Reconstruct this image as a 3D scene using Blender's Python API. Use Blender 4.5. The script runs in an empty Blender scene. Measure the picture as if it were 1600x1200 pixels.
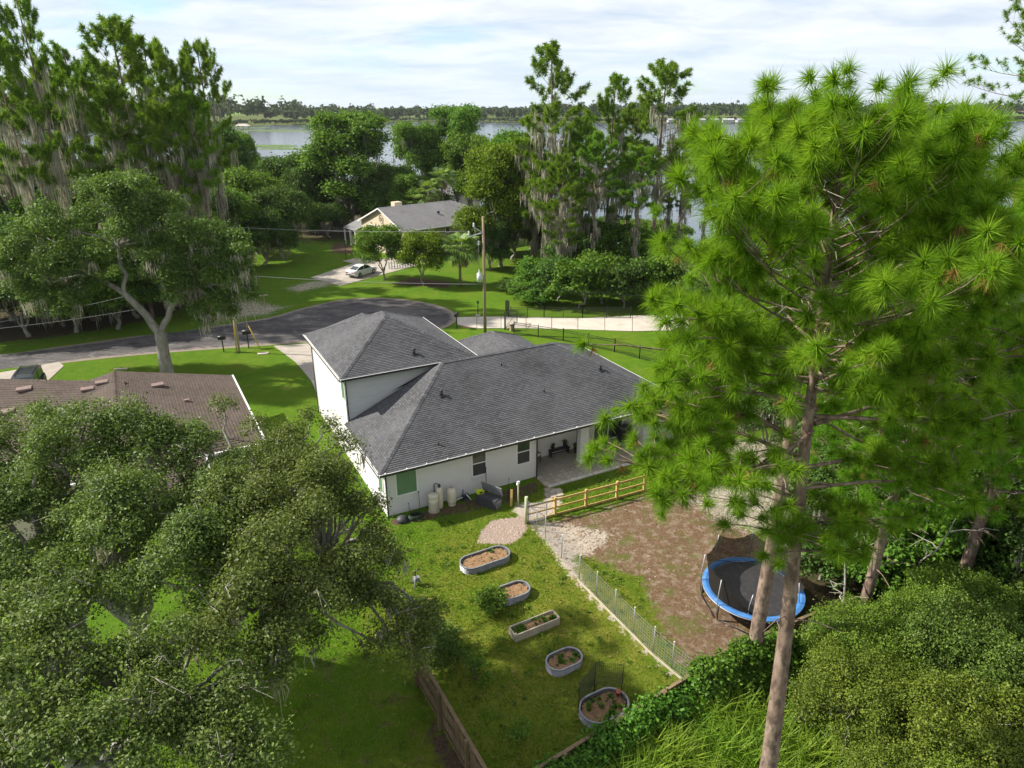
import bpy, math, random
import numpy as np
from mathutils import Vector, Matrix, Euler

# ------------------------------------------------------------------ camera, light, exposure
SC = bpy.context.scene
COL = SC.collection
FPX, PITCH, CAMH = 1067.0, math.radians(22.3), 22.0
cd = bpy.data.cameras.new('camera'); cam = bpy.data.objects.new('camera', cd); COL.objects.link(cam)
cd.sensor_fit = 'HORIZONTAL'; cd.angle_x = 2*math.atan(800/FPX)
cd.clip_start = 0.3; cd.clip_end = 9000
cam.location = (0, 0, CAMH); cam.rotation_euler = (math.pi/2-PITCH, 0, 0)
SC.camera = cam
SC.view_settings.view_transform = 'Standard'; SC.view_settings.look = 'None'
SC.view_settings.gamma = 1; SC.view_settings.use_curve_mapping = False
SC.view_settings.exposure = 1.0
SUN_AZ, SUN_EL = math.radians(-83), math.radians(40)      # azimuth from +Y, towards -X
sd = Vector((math.sin(SUN_AZ)*math.cos(SUN_EL), math.cos(SUN_AZ)*math.cos(SUN_EL), math.sin(SUN_EL)))
sl = bpy.data.lights.new('sun', 'SUN'); sl.energy = 4.2; sl.angle = math.radians(1.0); sl.color = (1, .95, .85)
so = bpy.data.objects.new('sun', sl); COL.objects.link(so); so.location = (0, 0, 60)
so.rotation_euler = sd.to_track_quat('Z', 'Y').to_euler()

wd = bpy.data.worlds.new('World'); SC.world = wd; wd.use_nodes = True
nt = wd.node_tree; nt.nodes.clear()
def N(nt, t, **k):
    n = nt.nodes.new(t)
    for a, b in k.items():
        if a.startswith('i_'):
            key = a[2:]
            n.inputs[int(key) if key.isdigit() else key.replace('_', ' ')].default_value = b
        else: setattr(n, a, b)
    return n
def L(nt, a, b): nt.links.new(a, b)
def ramp(nt, fac, stops, interp='LINEAR'):
    r = nt.nodes.new('ShaderNodeValToRGB'); r.color_ramp.interpolation = interp
    e = r.color_ramp.elements
    while len(e) < len(stops): e.new(0.5)
    for x, (p, c) in zip(e, stops):
        x.position = p; x.color = (c[0], c[1], c[2], 1) if not isinstance(c, (int, float)) else (c, c, c, 1)
    L(nt, fac, r.inputs[0]); return r.outputs[0]
def mathn(nt, op, a, b=None, c=None):
    n = nt.nodes.new('ShaderNodeMath'); n.operation = op
    for i, v in enumerate((a, b, c)):
        if v is None: continue
        if isinstance(v, (int, float)): n.inputs[i].default_value = v
        else: L(nt, v, n.inputs[i])
    return n.outputs[0]
sky = N(nt, 'ShaderNodeTexSky'); sky.sky_type = 'NISHITA'; sky.sun_disc = False
sky.sun_elevation = SUN_EL; sky.sun_rotation = SUN_AZ % (2*math.pi); sky.air_density = 1.0; sky.dust_density = 0.25; sky.ozone_density = 2.0
tc = N(nt, 'ShaderNodeTexCoord'); sx = N(nt, 'ShaderNodeSeparateXYZ'); L(nt, tc.outputs['Generated'], sx.inputs[0])
zz = mathn(nt, 'ADD', mathn(nt, 'MAXIMUM', sx.outputs[2], 0.0), 0.13)
cx = N(nt, 'ShaderNodeCombineXYZ')
L(nt, mathn(nt, 'DIVIDE', sx.outputs[0], zz), cx.inputs[0]); L(nt, mathn(nt, 'DIVIDE', sx.outputs[1], zz), cx.inputs[1])
mp = N(nt, 'ShaderNodeMapping'); mp.inputs['Scale'].default_value = (0.55, 0.8, 1); mp.inputs['Rotation'].default_value = (0, 0, 0.35)
mp.inputs['Location'].default_value = (3.1, 1.7, 0)
L(nt, cx.outputs[0], mp.inputs[0])
n1 = N(nt, 'ShaderNodeTexNoise', i_Scale=0.9, i_Detail=9.0, i_Roughness=0.56, i_Distortion=0.6); L(nt, mp.outputs[0], n1.inputs['Vector'])
n2 = N(nt, 'ShaderNodeTexNoise', i_Scale=2.3, i_Detail=8.0, i_Roughness=0.6, i_Distortion=0.3); L(nt, mp.outputs[0], n2.inputs['Vector'])
cov = ramp(nt, n1.outputs[0], [(0.33, 0.18), (0.45, 0.86), (0.58, 0.98)])
tint = ramp(nt, n2.outputs[0], [(0.33, (0.52, 0.59, 0.69)), (0.5, (0.74, 0.76, 0.81)), (0.64, (0.90, 0.90, 0.92))])
b1 = N(nt, 'ShaderNodeBackground', i_Strength=0.078); L(nt, sky.outputs[0], b1.inputs[0])
b2 = N(nt, 'ShaderNodeBackground', i_Strength=0.655); lowf = N(nt, 'ShaderNodeMapRange'); lowf.inputs['From Min'].default_value = 0.0; lowf.inputs['From Max'].default_value = 0.16; lowf.inputs['To Min'].default_value = 0.75; lowf.inputs['To Max'].default_value = 0.0
L(nt, sx.outputs[2], lowf.inputs[0])
tm = nt.nodes.new('ShaderNodeMix'); tm.data_type = 'RGBA'; tm.inputs[7].default_value = (0.60, 0.70, 0.80, 1); L(nt, lowf.outputs[0], tm.inputs[0]); L(nt, tint, tm.inputs[6]); tint = tm.outputs[2]
L(nt, tint, b2.inputs[0])
sm = nt.nodes.new('ShaderNodeMix'); sm.data_type = 'RGBA'; sm.blend_type = 'MULTIPLY'; sm.inputs[0].default_value = 1; sm.inputs[7].default_value = (.80, .98, 1.18, 1); L(nt, sky.outputs[0], sm.inputs[6]); L(nt, sm.outputs[2], b1.inputs[0])
mx = N(nt, 'ShaderNodeMixShader'); L(nt, cov, mx.inputs[0]); L(nt, b1.outputs[0], mx.inputs[1]); L(nt, b2.outputs[0], mx.inputs[2])
wo = N(nt, 'ShaderNodeOutputWorld'); L(nt, mx.outputs[0], wo.inputs[0])
SC.render.engine = 'CYCLES'
SC.cycles.max_bounces = 8; SC.cycles.diffuse_bounces = 4; SC.cycles.transmission_bounces = 4
SC.cycles.transparent_max_bounces = 8; SC.cycles.volume_bounces = 0; SC.cycles.glossy_bounces = 2

# ------------------------------------------------------------------ measuring: where a sight line meets a level
def sight(px, py):
    b = 600-py
    return ((px-800), FPX*math.cos(PITCH)+b*math.sin(PITCH), -FPX*math.sin(PITCH)+b*math.cos(PITCH))
def G(px, py, z=0.0):
    d = sight(px, py); t = (z-CAMH)/d[2]; return Vector((d[0]*t, d[1]*t, z))
def W(px, py, Y):
    d = sight(px, py); t = Y/d[1]; return Vector((d[0]*t, Y, CAMH+d[2]*t))

# ------------------------------------------------------------------ object helpers
def tag(o, label=None, cat=None, group=None, kind=None):
    if label: o['label'] = label
    if cat: o['category'] = cat
    if group: o['group'] = group
    if kind: o['kind'] = kind
    return o
def thing(name, label, cat, loc=(0, 0, 0), rotz=0.0, group=None):
    o = bpy.data.objects.new(name, None); COL.objects.link(o)
    o.empty_display_size = 0.3
    o.location = loc; o.rotation_euler = (0, 0, rotz)
    return tag(o, label, cat, group)
def link(name, me, parent=None, loc=None, rot=None, scale=None):
    o = bpy.data.objects.new(name, me); COL.objects.link(o)
    if parent: o.parent = parent
    if loc is not None: o.location = loc
    if rot is not None: o.rotation_euler = rot
    if scale is not None: o.scale = scale
    return o
class MB:
    def __init__(s): s.v = []; s.f = []; s.m = []; s.uv = {}; s.sm = []
    def face(s, pts, m=0, uv=None, smooth=False):
        i = len(s.v); s.v += [tuple(p) for p in pts]; s.f.append(tuple(range(i, i+len(pts)))); s.m.append(m); s.sm.append(smooth)
        if uv: s.uv[len(s.f)-1] = uv
        return s
    def box(s, c, d, m=0, rz=0.0, mat=None):
        x, y, z = d[0]/2, d[1]/2, d[2]/2
        P = [Vector((a*x, b*y, e*z)) for e in (-1, 1) for b in (-1, 1) for a in (-1, 1)]
        R = Matrix.Rotation(rz, 3, 'Z') if mat is None else mat
        P = [R @ p + Vector(c) for p in P]
        i = len(s.v); s.v += [tuple(p) for p in P]
        for q in ((0, 2, 3, 1), (4, 5, 7, 6), (0, 1, 5, 4), (2, 6, 7, 3), (0, 4, 6, 2), (1, 3, 7, 5)):
            s.f.append(tuple(i+k for k in q)); s.m.append(m); s.sm.append(False)
        return s
    def bar(s, p, q, w, h, m=0, up=(0, 0, 1)):
        p, q = Vector(p), Vector(q); d = q-p; l = d.length
        if l < 1e-6: return s
        x = d/l; y = Vector(up).cross(x)
        if y.length < 1e-4: y = Vector((0, 1, 0)).cross(x)
        y.normalize(); z = x.cross(y)
        R = Matrix((x, y, z)).transposed()
        return s.box((p+q)/2, (l, w, h), m, mat=R)
    def tube(s, pts, rad, n=6, m=0, cap=True, smooth=True):
        pts = [Vector(p) for p in pts]; k = len(pts)
        if isinstance(rad, (int, float)): rad = [rad]*k
        i0 = len(s.v); ref = None
        for i, p in enumerate(pts):
            d = (pts[min(i+1, k-1)]-pts[max(i-1, 0)])
            d = d.normalized() if d.length > 1e-9 else Vector((0, 0, 1))
            if ref is None: ref = Vector((1, 0, 0)) if abs(d.x) < .8 else Vector((0, 1, 0))
            x = ref-d*ref.dot(d)
            if x.length < 1e-5: x = d.orthogonal()
            x.normalize(); y = d.cross(x); ref = x
            for j in range(n):
                a = 2*math.pi*j/n; s.v.append(tuple(p+(x*math.cos(a)+y*math.sin(a))*rad[i]))
        for i in range(k-1):
            for j in range(n):
                a, b = i0+i*n+j, i0+i*n+(j+1) % n
                s.f.append((a, b, b+n, a+n)); s.m.append(m); s.sm.append(smooth)
        if cap:
            s.f.append(tuple(i0+j for j in reversed(range(n)))); s.m.append(m); s.sm.append(False)
            s.f.append(tuple(i0+(k-1)*n+j for j in range(n))); s.m.append(m); s.sm.append(False)
        return s
    def lathe(s, prof, n=16, c=(0, 0, 0), m=0, smooth=True):
        return s.tube([(c[0], c[1], c[2]+z) for r, z in prof], [max(r, 1e-4) for r, z in prof], n, m, True, smooth)
    def prism(s, poly, z0, z1, m=0):
        n = len(poly); i = len(s.v)
        s.v += [(p[0], p[1], z0) for p in poly]+[(p[0], p[1], z1) for p in poly]
        s.f += [tuple(i+k for k in reversed(range(n))), tuple(i+n+k for k in range(n))]; s.m += [m, m]; s.sm += [False]*2
        for k in range(n):
            j = (k+1) % n; s.f.append((i+k, i+j, i+n+j, i+n+k)); s.m.append(m); s.sm.append(False)
        return s
    def mesh(s, name, mats):
        me = bpy.data.meshes.new(name); me.from_pydata(s.v, [], s.f)
        for m in (mats if isinstance(mats, (list, tuple)) else [mats]): me.materials.append(m)
        me.polygons.foreach_set('material_index', s.m); me.polygons.foreach_set('use_smooth', s.sm)
        if s.uv:
            ul = me.uv_layers.new(name='UVMap').data
            for fi, uv in s.uv.items():
                p = me.polygons[fi]
                for k, li in enumerate(p.loop_indices): ul[li].uv = uv[k]
        me.update(); return me
    def build(s, name, mats, parent=None, **k): return link(name, s.mesh(name, mats), parent, **k)
def np_mesh(name, verts, nper, mats, smooth=False, midx=None):
    """verts (F*nper,3): separate faces of nper corners each"""
    verts = np.asarray(verts, dtype=np.float32).reshape(-1, 3); nv = len(verts); nf = nv//nper
    me = bpy.data.meshes.new(name); me.vertices.add(nv); me.vertices.foreach_set('co', verts.ravel())
    me.loops.add(nv); me.loops.foreach_set('vertex_index', np.arange(nv, dtype=np.int32))
    me.polygons.add(nf); me.polygons.foreach_set('loop_start', np.arange(0, nv, nper, dtype=np.int32))
    if midx is not None: me.polygons.foreach_set('material_index', np.asarray(midx, dtype=np.int32))
    for m in (mats if isinstance(mats, (list, tuple)) else [mats]): me.materials.append(m)
    if smooth: me.polygons.foreach_set('use_smooth', np.ones(nf, dtype=bool))
    me.update(calc_edges=True); me.validate(); return me

# ------------------------------------------------------------------ materials
def newmat(name):
    m = bpy.data.materials.new(name); m.use_nodes = True; t = m.node_tree; t.nodes.clear()
    out = N(t, 'ShaderNodeOutputMaterial'); return m, t, out
def mixc(t, fac, a, b, blend='MIX'):
    n = t.nodes.new('ShaderNodeMix'); n.data_type = 'RGBA'; n.blend_type = blend
    for v, sock in ((fac, n.inputs[0]), (a, n.inputs[6]), (b, n.inputs[7])):
        if isinstance(v, (int, float)): sock.default_value = v
        elif isinstance(v, tuple): sock.default_value = (v[0], v[1], v[2], 1)
        else: L(t, v, sock)
    return n.outputs[2]
def noise(t, vec, scale, detail=5, rough=.6, dist=0.0):
    n = N(t, 'ShaderNodeTexNoise', i_Scale=scale, i_Detail=float(detail), i_Roughness=rough, i_Distortion=dist)
    L(t, vec, n.inputs['Vector']); return n.outputs[0]
def M(name, c1, c2=None, scale=4.0, rough=.8, bump=0.0, bscale=40.0, spec=.3, metal=0.0, dirt=None, dscale=.6, dlo=.5, dhi=.75, stretch=None, rnd=0.0):
    m, t, out = newmat(name)
    p = N(t, 'ShaderNodeBsdfPrincipled', i_Roughness=rough, i_Metallic=metal); p.inputs['Specular IOR Level'].default_value = spec
    tc = N(t, 'ShaderNodeTexCoord'); vec = tc.outputs['Object']
    if stretch:
        mp = N(t, 'ShaderNodeMapping'); mp.inputs['Scale'].default_value = stretch; L(t, vec, mp.inputs[0]); vec = mp.outputs[0]
    c2 = c2 or tuple(x*.82 for x in c1)
    col = mixc(t, ramp(t, noise(t, vec, scale), [(.35, 0), (.65, 1)]), c1, c2)
    if dirt: col = mixc(t, ramp(t, noise(t, vec, dscale, 7, .65), [(dlo, 0), (dhi, .9)]), col, dirt)
    if rnd:
        oi = N(t, 'ShaderNodeObjectInfo'); hs = N(t, 'ShaderNodeHueSaturation')
        L(t, mathn(t, 'MULTIPLY_ADD', oi.outputs['Random'], rnd, 1-rnd/2), hs.inputs['Value']); L(t, col, hs.inputs['Color']); col = hs.outputs[0]
    L(t, col, p.inputs['Base Color'])
    if bump:
        b = N(t, 'ShaderNodeBump', i_Strength=bump, i_Distance=.02); L(t, noise(t, vec, bscale, 4), b.inputs['Height']); L(t, b.outputs[0], p.inputs['Normal'])
    L(t, p.outputs[0], out.inputs[0]); return m
def leafmat(name, dark, mid, light, trans=.3, rough=.45, spec=.35, objvar=.18, tcol=None):
    m, t, out = newmat(name)
    g = N(t, 'ShaderNodeNewGeometry'); oi = N(t, 'ShaderNodeObjectInfo')
    tco = N(t, 'ShaderNodeTexCoord')
    big = noise(t, tco.outputs['Object'], .55, 3)
    f = mathn(t, 'ADD', mathn(t, 'MULTIPLY', g.outputs['Random Per Island'], .62), mathn(t, 'MULTIPLY', mathn(t, 'SUBTRACT', big, .25), .76))
    col = ramp(t, f, [(.12, dark), (.5, mid), (.92, light)])
    hs = N(t, 'ShaderNodeHueSaturation'); L(t, col, hs.inputs['Color'])
    L(t, mathn(t, 'MULTIPLY_ADD', oi.outputs['Random'], .024, .488), hs.inputs['Hue'])
    L(t, mathn(t, 'MULTIPLY_ADD', oi.outputs['Random'], objvar, 1-objvar/2), hs.inputs['Value'])
    p = N(t, 'ShaderNodeBsdfPrincipled', i_Roughness=rough); p.inputs['Specular IOR Level'].default_value = spec
    L(t, hs.outputs[0], p.inputs['Base Color'])
    tr = N(t, 'ShaderNodeBsdfTranslucent')
    L(t, mixc(t, 1.0, hs.outputs[0], tcol or (1.25, 1.25, .55), 'MULTIPLY'), tr.inputs[0])
    ms = N(t, 'ShaderNodeMixShader', i_0=trans); L(t, p.outputs[0], ms.inputs[1]); L(t, tr.outputs[0], ms.inputs[2])
    L(t, ms.outputs[0], out.inputs[0]); return m
MT = {}
MT['bark_pine'] = M('pine bark', (.17, .115, .085), (.30, .225, .18), 3.5, .95, .9, 9, .1, stretch=(1, 1, .45), dirt=(.10, .07, .055), dscale=5, dlo=.48, dhi=.6)
MT['bark_oak'] = M('oak bark', (.20, .185, .155), (.33, .315, .28), 3, .95, .7, 14, .1, stretch=(1, 1, .5), dirt=(.10, .10, .07), dscale=1.2)
MT['dead_twig'] = M('dead twig', (.33, .29, .25), (.45, .41, .36), 4, .9)
MT['moss'] = leafmat('spanish moss', (.22, .20, .155), (.36, .335, .27), (.50, .475, .39), .30, .9, .05, .15, (1.0, 1.0, .85))
MT['leaf_oak'] = leafmat('live oak leaf', (.050, .082, .019), (.110, .163, .032), (.210, .275, .064), .30, .5, .2)
MT['leaf_oak_mid'] = leafmat('live oak leaf clump', (.047, .082, .016), (.097, .155, .027), (.175, .240, .048), .30, .55, .18)
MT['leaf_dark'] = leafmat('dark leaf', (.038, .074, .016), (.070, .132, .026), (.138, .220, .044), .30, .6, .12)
MT['leaf_mid'] = leafmat('mid green leaf', (.052, .115, .015), (.105, .212, .026), (.195, .315, .044), .34, .55, .12)
MT['leaf_lime'] = leafmat('yellow green leaf', (.060, .105, .008), (.125, .205, .014), (.215, .310, .022), .32, .55, .12)
MT['leaf_shrub'] = leafmat('shrub leaf', (.050, .090, .011), (.120, .188, .020), (.228, .295, .036), .32, .5, .22)
MT['leaf_shrub2'] = leafmat('paler shrub leaf', (.042, .084, .013), (.098, .168, .025), (.188, .270, .050), .32, .5, .22)
MT['leaf_vine'] = leafmat('vine leaf', (.036, .088, .008), (.085, .180, .016), (.150, .275, .026), .32, .5, .2)
MT['needle'] = leafmat('long pine needle', (.075, .173, .010), (.152, .308, .017), (.278, .423, .033), .45, .55, .12, .1)
MT['needle_mid'] = leafmat('pine needle', (.062, .144, .009), (.130, .260, .016), (.232, .370, .029), .42, .5, .12, .2)
MT['needle_far'] = leafmat('far pine needle', (.064, .134, .013), (.138, .250, .022), (.236, .352, .040), .42, .55, .1, .22)
MT['oldneedle'] = leafmat('old brown needle', (.16, .09, .03), (.26, .15, .045), (.36, .24, .07), .3, .6, .1)
MT['palm'] = leafmat('palm frond', (.08, .15, .025), (.15, .25, .045), (.26, .36, .09), .3, .4, .4)
MT['deadfrond'] = M('dead frond', (.32, .25, .13), (.24, .17, .09), 3)
MT['lawngrass'] = leafmat('lawn blade', (.072, .130, .010), (.132, .215, .016), (.235, .275, .034), .35, .65, .1)
MT['tallgrass'] = leafmat('tall grass blade', (.080, .160, .010), (.150, .260, .016), (.250, .360, .035), .38, .55, .2)
MT['farleaf'] = leafmat('far wood leaf', (.024, .046, .020), (.046, .078, .028), (.080, .115, .036), .15, .8, .05)
MT['stucco'] = M('white stucco', (.70, .675, .665), (.65, .63, .62), .8, .92, .25, 90, .2, dirt=(.58, .54, .50), dscale=.35, dlo=.6, dhi=.95)
MT['siding'] = M('pale grey siding', (.52, .52, .53), (.47, .47, .48), 1.2, .8, 0, 1, .25, stretch=(1, 1, 6))
MT['trimwhite'] = M('white trim', (.78, .77, .75), (.70, .69, .66), 3, .55)
MT['black'] = M('black metal', (.018, .018, .02), (.03, .03, .032), 5, .45, spec=.5)
MT['darkplastic'] = M('charcoal plastic', (.045, .045, .052), (.06, .06, .066), 6, .5)
MT['greyplastic'] = M('grey plastic', (.16, .16, .18), (.2, .2, .22), 6, .5)
MT['tan'] = M('tan tank', (.66, .60, .47), (.58, .52, .40), 2, .5, dirt=(.42, .36, .25), dscale=2.5, dlo=.55, dhi=.8)
MT['beige'] = M('beige stucco', (.62, .53, .385), (.56, .475, .34), 1, .9, .2, 60, dirt=(.45, .38, .27), dscale=.4, dlo=.55, dhi=.85)
MT['olive'] = M('tan wall siding', (.30, .265, .17), (.25, .22, .14), 1, .85)
MT['galv'] = M('corrugated steel', (.20, .205, .22), (.27, .275, .29), 6, .5, metal=.4, spec=.5, dirt=(.30, .28, .27), dscale=3)
MT['soil'] = M('planting soil', (.30, .185, .10), (.155, .092, .05), 14, .95, 1, 30, .1, dirt=(.40, .27, .14), dscale=22, dlo=.55, dhi=.65)
MT['newwood'] = M('treated timber', (.50, .355, .125), (.41, .27, .085), 3, .75, .2, 30, stretch=(1, 1, .3), rnd=.25)
MT['oldwood'] = M('weathered fence board', (.205, .145, .085), (.14, .10, .06), 4, .9, .4, 30, .1, stretch=(1, 1, .2), rnd=.45, dirt=(.10, .095, .05), dscale=1.3)
MT['greywood'] = M('grey timber', (.44, .39, .31), (.33, .28, .21), 4, .85, .3, 30, stretch=(.3, 1, 1), rnd=.2)
MT['polewood'] = M('pole timber', (.30, .225, .15), (.22, .165, .11), 3, .9, .3, 20, stretch=(1, 1, .15))
MT['concrete'] = M('concrete', (.40, .355, .30), (.33, .29, .245), 1.1, .9, .2, 40, .2, dirt=(.30, .25, .20), dscale=.5, dlo=.55, dhi=.85)
MT['conc_light'] = M('pale concrete', (.50, .45, .385), (.44, .39, .325), .8, .9, .15, 40, .2, dirt=(.45, .38, .30), dscale=.4, dlo=.55, dhi=.9)
MT['conc_slab'] = M('pale concrete slab', (.50, .45, .385), (.43, .385, .32), .9, .9, .2, 40, .2, dirt=(.33, .28, .22), dscale=.5, dlo=.52, dhi=.85, rnd=.12)
MT['slab'] = M('patio slab', (.34, .30, .255), (.29, .255, .215), 1.6, .85, .15, 40, .25, dirt=(.22, .19, .16), dscale=.9)
MT['paver'] = M('paver', (.40, .35, .28), (.33, .285, .225), 5, .9, .3, 60, .2, rnd=.3)
MT['paverlight'] = M('edging paver', (.56, .52, .45), (.48, .44, .37), 5, .9, .3, 60, .2, rnd=.25)
MT['glass'] = M('dark window glass', (.035, .045, .045), (.05, .06, .06), 1, .08, spec=.6)
MT['screen'] = M('window insect screen', (.05, .05, .052), (.06, .06, .06), 4, .6)
MT['curtain'] = M('green curtain behind glass', (.16, .27, .16), (.11, .20, .12), 6, .18, spec=.5, stretch=(9, 9, .3))
MT['blue'] = M('blue pad', (.045, .155, .40), (.065, .20, .48), 3, .55, dirt=(.22, .32, .46), dscale=4, dlo=.55, dhi=.75)
MT['matblk'] = M('trampoline mat', (.025, .025, .028), (.04, .037, .036), 5, .75, dirt=(.10, .08, .065), dscale=3, dlo=.6, dhi=.75)
MT['galvpole'] = M('galvanised pole', (.40, .40, .42), None, 4, .45, metal=.4)
MT['yellow'] = M('yellow guy sleeve', (.62, .43, .05), None, 3, .6)
MT['limeplastic'] = M('lime plastic', (.55, .65, .03), None, 4, .5)
MT['palegreen'] = M('pale green post', (.46, .48, .30), None, 3, .8)
MT['farwhite'] = M('dull far wall', (.42, .42, .42), None, 3, .8)
MT['white'] = M('white plastic', (.78, .78, .78), None, 3, .5)
MT['carwhite'] = M('white car paint', (.80, .80, .81), (.76, .76, .77), 1, .22, spec=.6)
MT['cardark'] = M('dark green car paint', (.035, .042, .045), None, 1, .3, spec=.6)
MT['tyre'] = M('tyre', (.02, .02, .02), None, 5, .9)
MT['rim'] = M('alloy rim', (.35, .35, .36), None, 5, .35, metal=.7)
MT['redlamp'] = M('tail lamp', (.28, .015, .015), None, 5, .3)
MT['wire'] = M('cable', (.32, .32, .33), None, 5, .6)
MT['dkwire'] = M('dark cable', (.03, .03, .03), None, 5, .6)
MT['tranny'] = M('transformer grey', (.60, .62, .64), None, 3, .45)
MT['pvent'] = M('pinkish vent cap', (.22, .155, .135), (.18, .125, .11), 3, .8)
MT['terracotta'] = M('terracotta', (.38, .12, .07), None, 3, .8)
MT['stone'] = M('stone chip', (.42, .32, .255), (.30, .22, .175), 8, .9, .3, 40, .2)
MT['sandlump'] = M('sand clod', (.36, .28, .20), (.24, .175, .12), 3, .95)
MT['hose'] = M('garden hose', (.02, .05, .025), None, 4, .5)

def netmat(name, col, alpha):
    m, t, out = newmat(name)
    d = N(t, 'ShaderNodeBsdfDiffuse', i_Color=(*col, 1)); tr = N(t, 'ShaderNodeBsdfTransparent')
    ms = N(t, 'ShaderNodeMixShader', i_0=alpha); L(t, tr.outputs[0], ms.inputs[1]); L(t, d.outputs[0], ms.inputs[2]); L(t, ms.outputs[0], out.inputs[0]); return m
MT['net'] = netmat('safety net', (.028, .025, .022), .84)
MT['gardennet'] = netmat('garden netting', (.07, .09, .06), .30)

def shinglemat(name, c1, c2, mortar, w, h, streak=None):
    m, t, out = newmat(name)
    uv = N(t, 'ShaderNodeTexCoord').outputs['UV']
    br = N(t, 'ShaderNodeTexBrick'); br.offset = .5; br.inputs['Scale'].default_value = 1.0
    br.inputs['Brick Width'].default_value = w; br.inputs['Row Height'].default_value = h; br.inputs['Mortar Size'].default_value = .018
    br.inputs['Mortar Smooth'].default_value = .3; br.inputs['Bias'].default_value = 0
    br.inputs['Color1'].default_value = (*c1, 1); br.inputs['Color2'].default_value = (*c2, 1); br.inputs['Mortar'].default_value = (*mortar, 1)
    L(t, uv, br.inputs['Vector'])
    obj = N(t, 'ShaderNodeTexCoord').outputs['Object']
    col = mixc(t, .35, br.outputs[0], ramp(t, noise(t, uv, 9, 3), [(.3, c1), (.7, c2)]))
    col = mixc(t, ramp(t, noise(t, obj, .35, 5), [(.35, 0), (.75, .35)]), col, tuple(x*1.35 for x in c2))
    if streak: col = mixc(t, ramp(t, noise(t, obj, .45, 6, .6), [(.55, 0), (.78, .6)]), col, streak)
    p = N(t, 'ShaderNodeBsdfPrincipled', i_Roughness=.93); p.inputs['Specular IOR Level'].default_value = .15
    L(t, col, p.inputs['Base Color'])
    b = N(t, 'ShaderNodeBump', i_Strength=.5, i_Distance=.02); L(t, noise(t, uv, 60, 3), b.inputs['Height']); L(t, b.outputs[0], p.inputs['Normal'])
    L(t, p.outputs[0], out.inputs[0]); return m
MT['shingle'] = shinglemat('charcoal shingle', (.055, .055, .058), (.130, .130, .136), (.020, .020, .021), .30, .143, (.055, .048, .044))
MT['shingle_brown'] = shinglemat('brown shingle', (.074, .057, .047), (.126, .098, .081), (.028, .020, .016), .34, .2, (.10, .085, .055))
MT['shingle_grey'] = shinglemat('grey shingle', (.19, .185, .185), (.27, .26, .26), (.12, .12, .12), .34, .2, (.16, .14, .13))

# ------------------------------------------------------------------ ground, water, road
def sdist(poly, X, Y):
    """signed distance (positive inside) of many points to a polygon"""
    P = np.array([(p[0], p[1]) for p in poly]); Q = np.roll(P, -1, 0)
    d = np.full(X.shape, 1e9); ins = np.zeros(X.shape, bool)
    for (x0, y0), (x1, y1) in zip(P, Q):
        dx, dy = x1-x0, y1-y0; t = np.clip(((X-x0)*dx+(Y-y0)*dy)/(dx*dx+dy*dy+1e-9), 0, 1)
        d = np.minimum(d, np.hypot(X-x0-t*dx, Y-y0-t*dy))
        c = ((y0 > Y) != (y1 > Y)); xi = (x1-x0)*(Y-y0)/((y1-y0) if abs(y1-y0) > 1e-9 else 1e-9)+x0
        ins ^= c & (X < xi)
    return np.where(ins, d, -d)
def pxpoly(*p): return [tuple(G(x, y))[:2] for x, y in p]
LX = np.array([-700, -160, -90, -40, 0, 18, 35, 58, 90, 150, 400, 1500]); LY = np.array([420, 260, 215, 185, 150, 128, 108, 92, 84, 70, 60, 55])
def near_shore(x): return np.interp(x, LX, LY)
FX = np.array([-1500, -500, -330, -300, -230, -150, -60, 60, 200, 400, 900, 1600]); FY = np.array([560, 690, 760, 830, 880, 1010, 990, 930, 940, 1000, 1080, 1100])
def far_shore(x): return np.interp(x, FX, FY)
def sst(a, b, x): t = np.clip((x-a)/(b-a), 0, 1); return t*t*(3-2*t)
def ground_h(X, Y):
    n, f = near_shore(X), far_shore(X)
    inlake = sst(-14, 8, Y-n)*(1-sst(-12, 12, Y-f))*sst(-760, -640, X)
    return -3.0*inlake + 0.02*np.sin(X*.31)*np.cos(Y*.27)
def axis(a, b, *seg):
    out = [a]
    for lo, hi, st in seg: out += list(np.arange(max(lo, out[-1]+st*.5), hi, st))
    out.append(b); return np.array(out)
gx = axis(-4000, 4000, (-3900, -700, 400), (-700, -110, 30), (-110, -34, 1.2), (-34, -13, .6), (-13, 26, .40), (26, 60, .9), (60, 140, 4), (140, 900, 40), (900, 3900, 400))
gy = axis(-300, 4000, (-280, -10, 40), (-10, 11, 3), (11, 47, .40), (47, 110, .7), (110, 200, 3), (200, 1200, 25), (1200, 3900, 300))
X, Y = np.meshgrid(gx, gy); Z = ground_h(X, Y)
nx, ny = len(gx), len(gy)
gm = bpy.data.meshes.new('ground')
gm.vertices.add(nx*ny); gm.vertices.foreach_set('co', np.stack([X, Y, Z], -1).astype(np.float32).ravel())
ii = (np.arange(ny-1)[:, None]*nx+np.arange(nx-1)[None, :]).ravel()
q = np.stack([ii, ii+1, ii+nx+1, ii+nx], -1).astype(np.int32)
gm.loops.add(q.size); gm.loops.foreach_set('vertex_index', q.ravel())
gm.polygons.add(len(q)); gm.polygons.foreach_set('loop_start', np.arange(0, q.size, 4, dtype=np.int32))
gm.polygons.foreach_set('use_smooth', np.ones(len(q), bool)); gm.update(calc_edges=True)
def soft(poly, w, X=X, Y=Y): return np.clip(.5+sdist(poly, X, Y)/w, 0, 1)
P_DIRT = pxpoly((828, 822), (1048, 766), (1085, 752), (1130, 800), (1185, 840), (1230, 930), (1240, 1000), (1150, 1040), (1085, 1062), (1062, 1036), (1038, 988), (1016, 938), (1000, 902), (940, 878), (890, 858))
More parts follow.
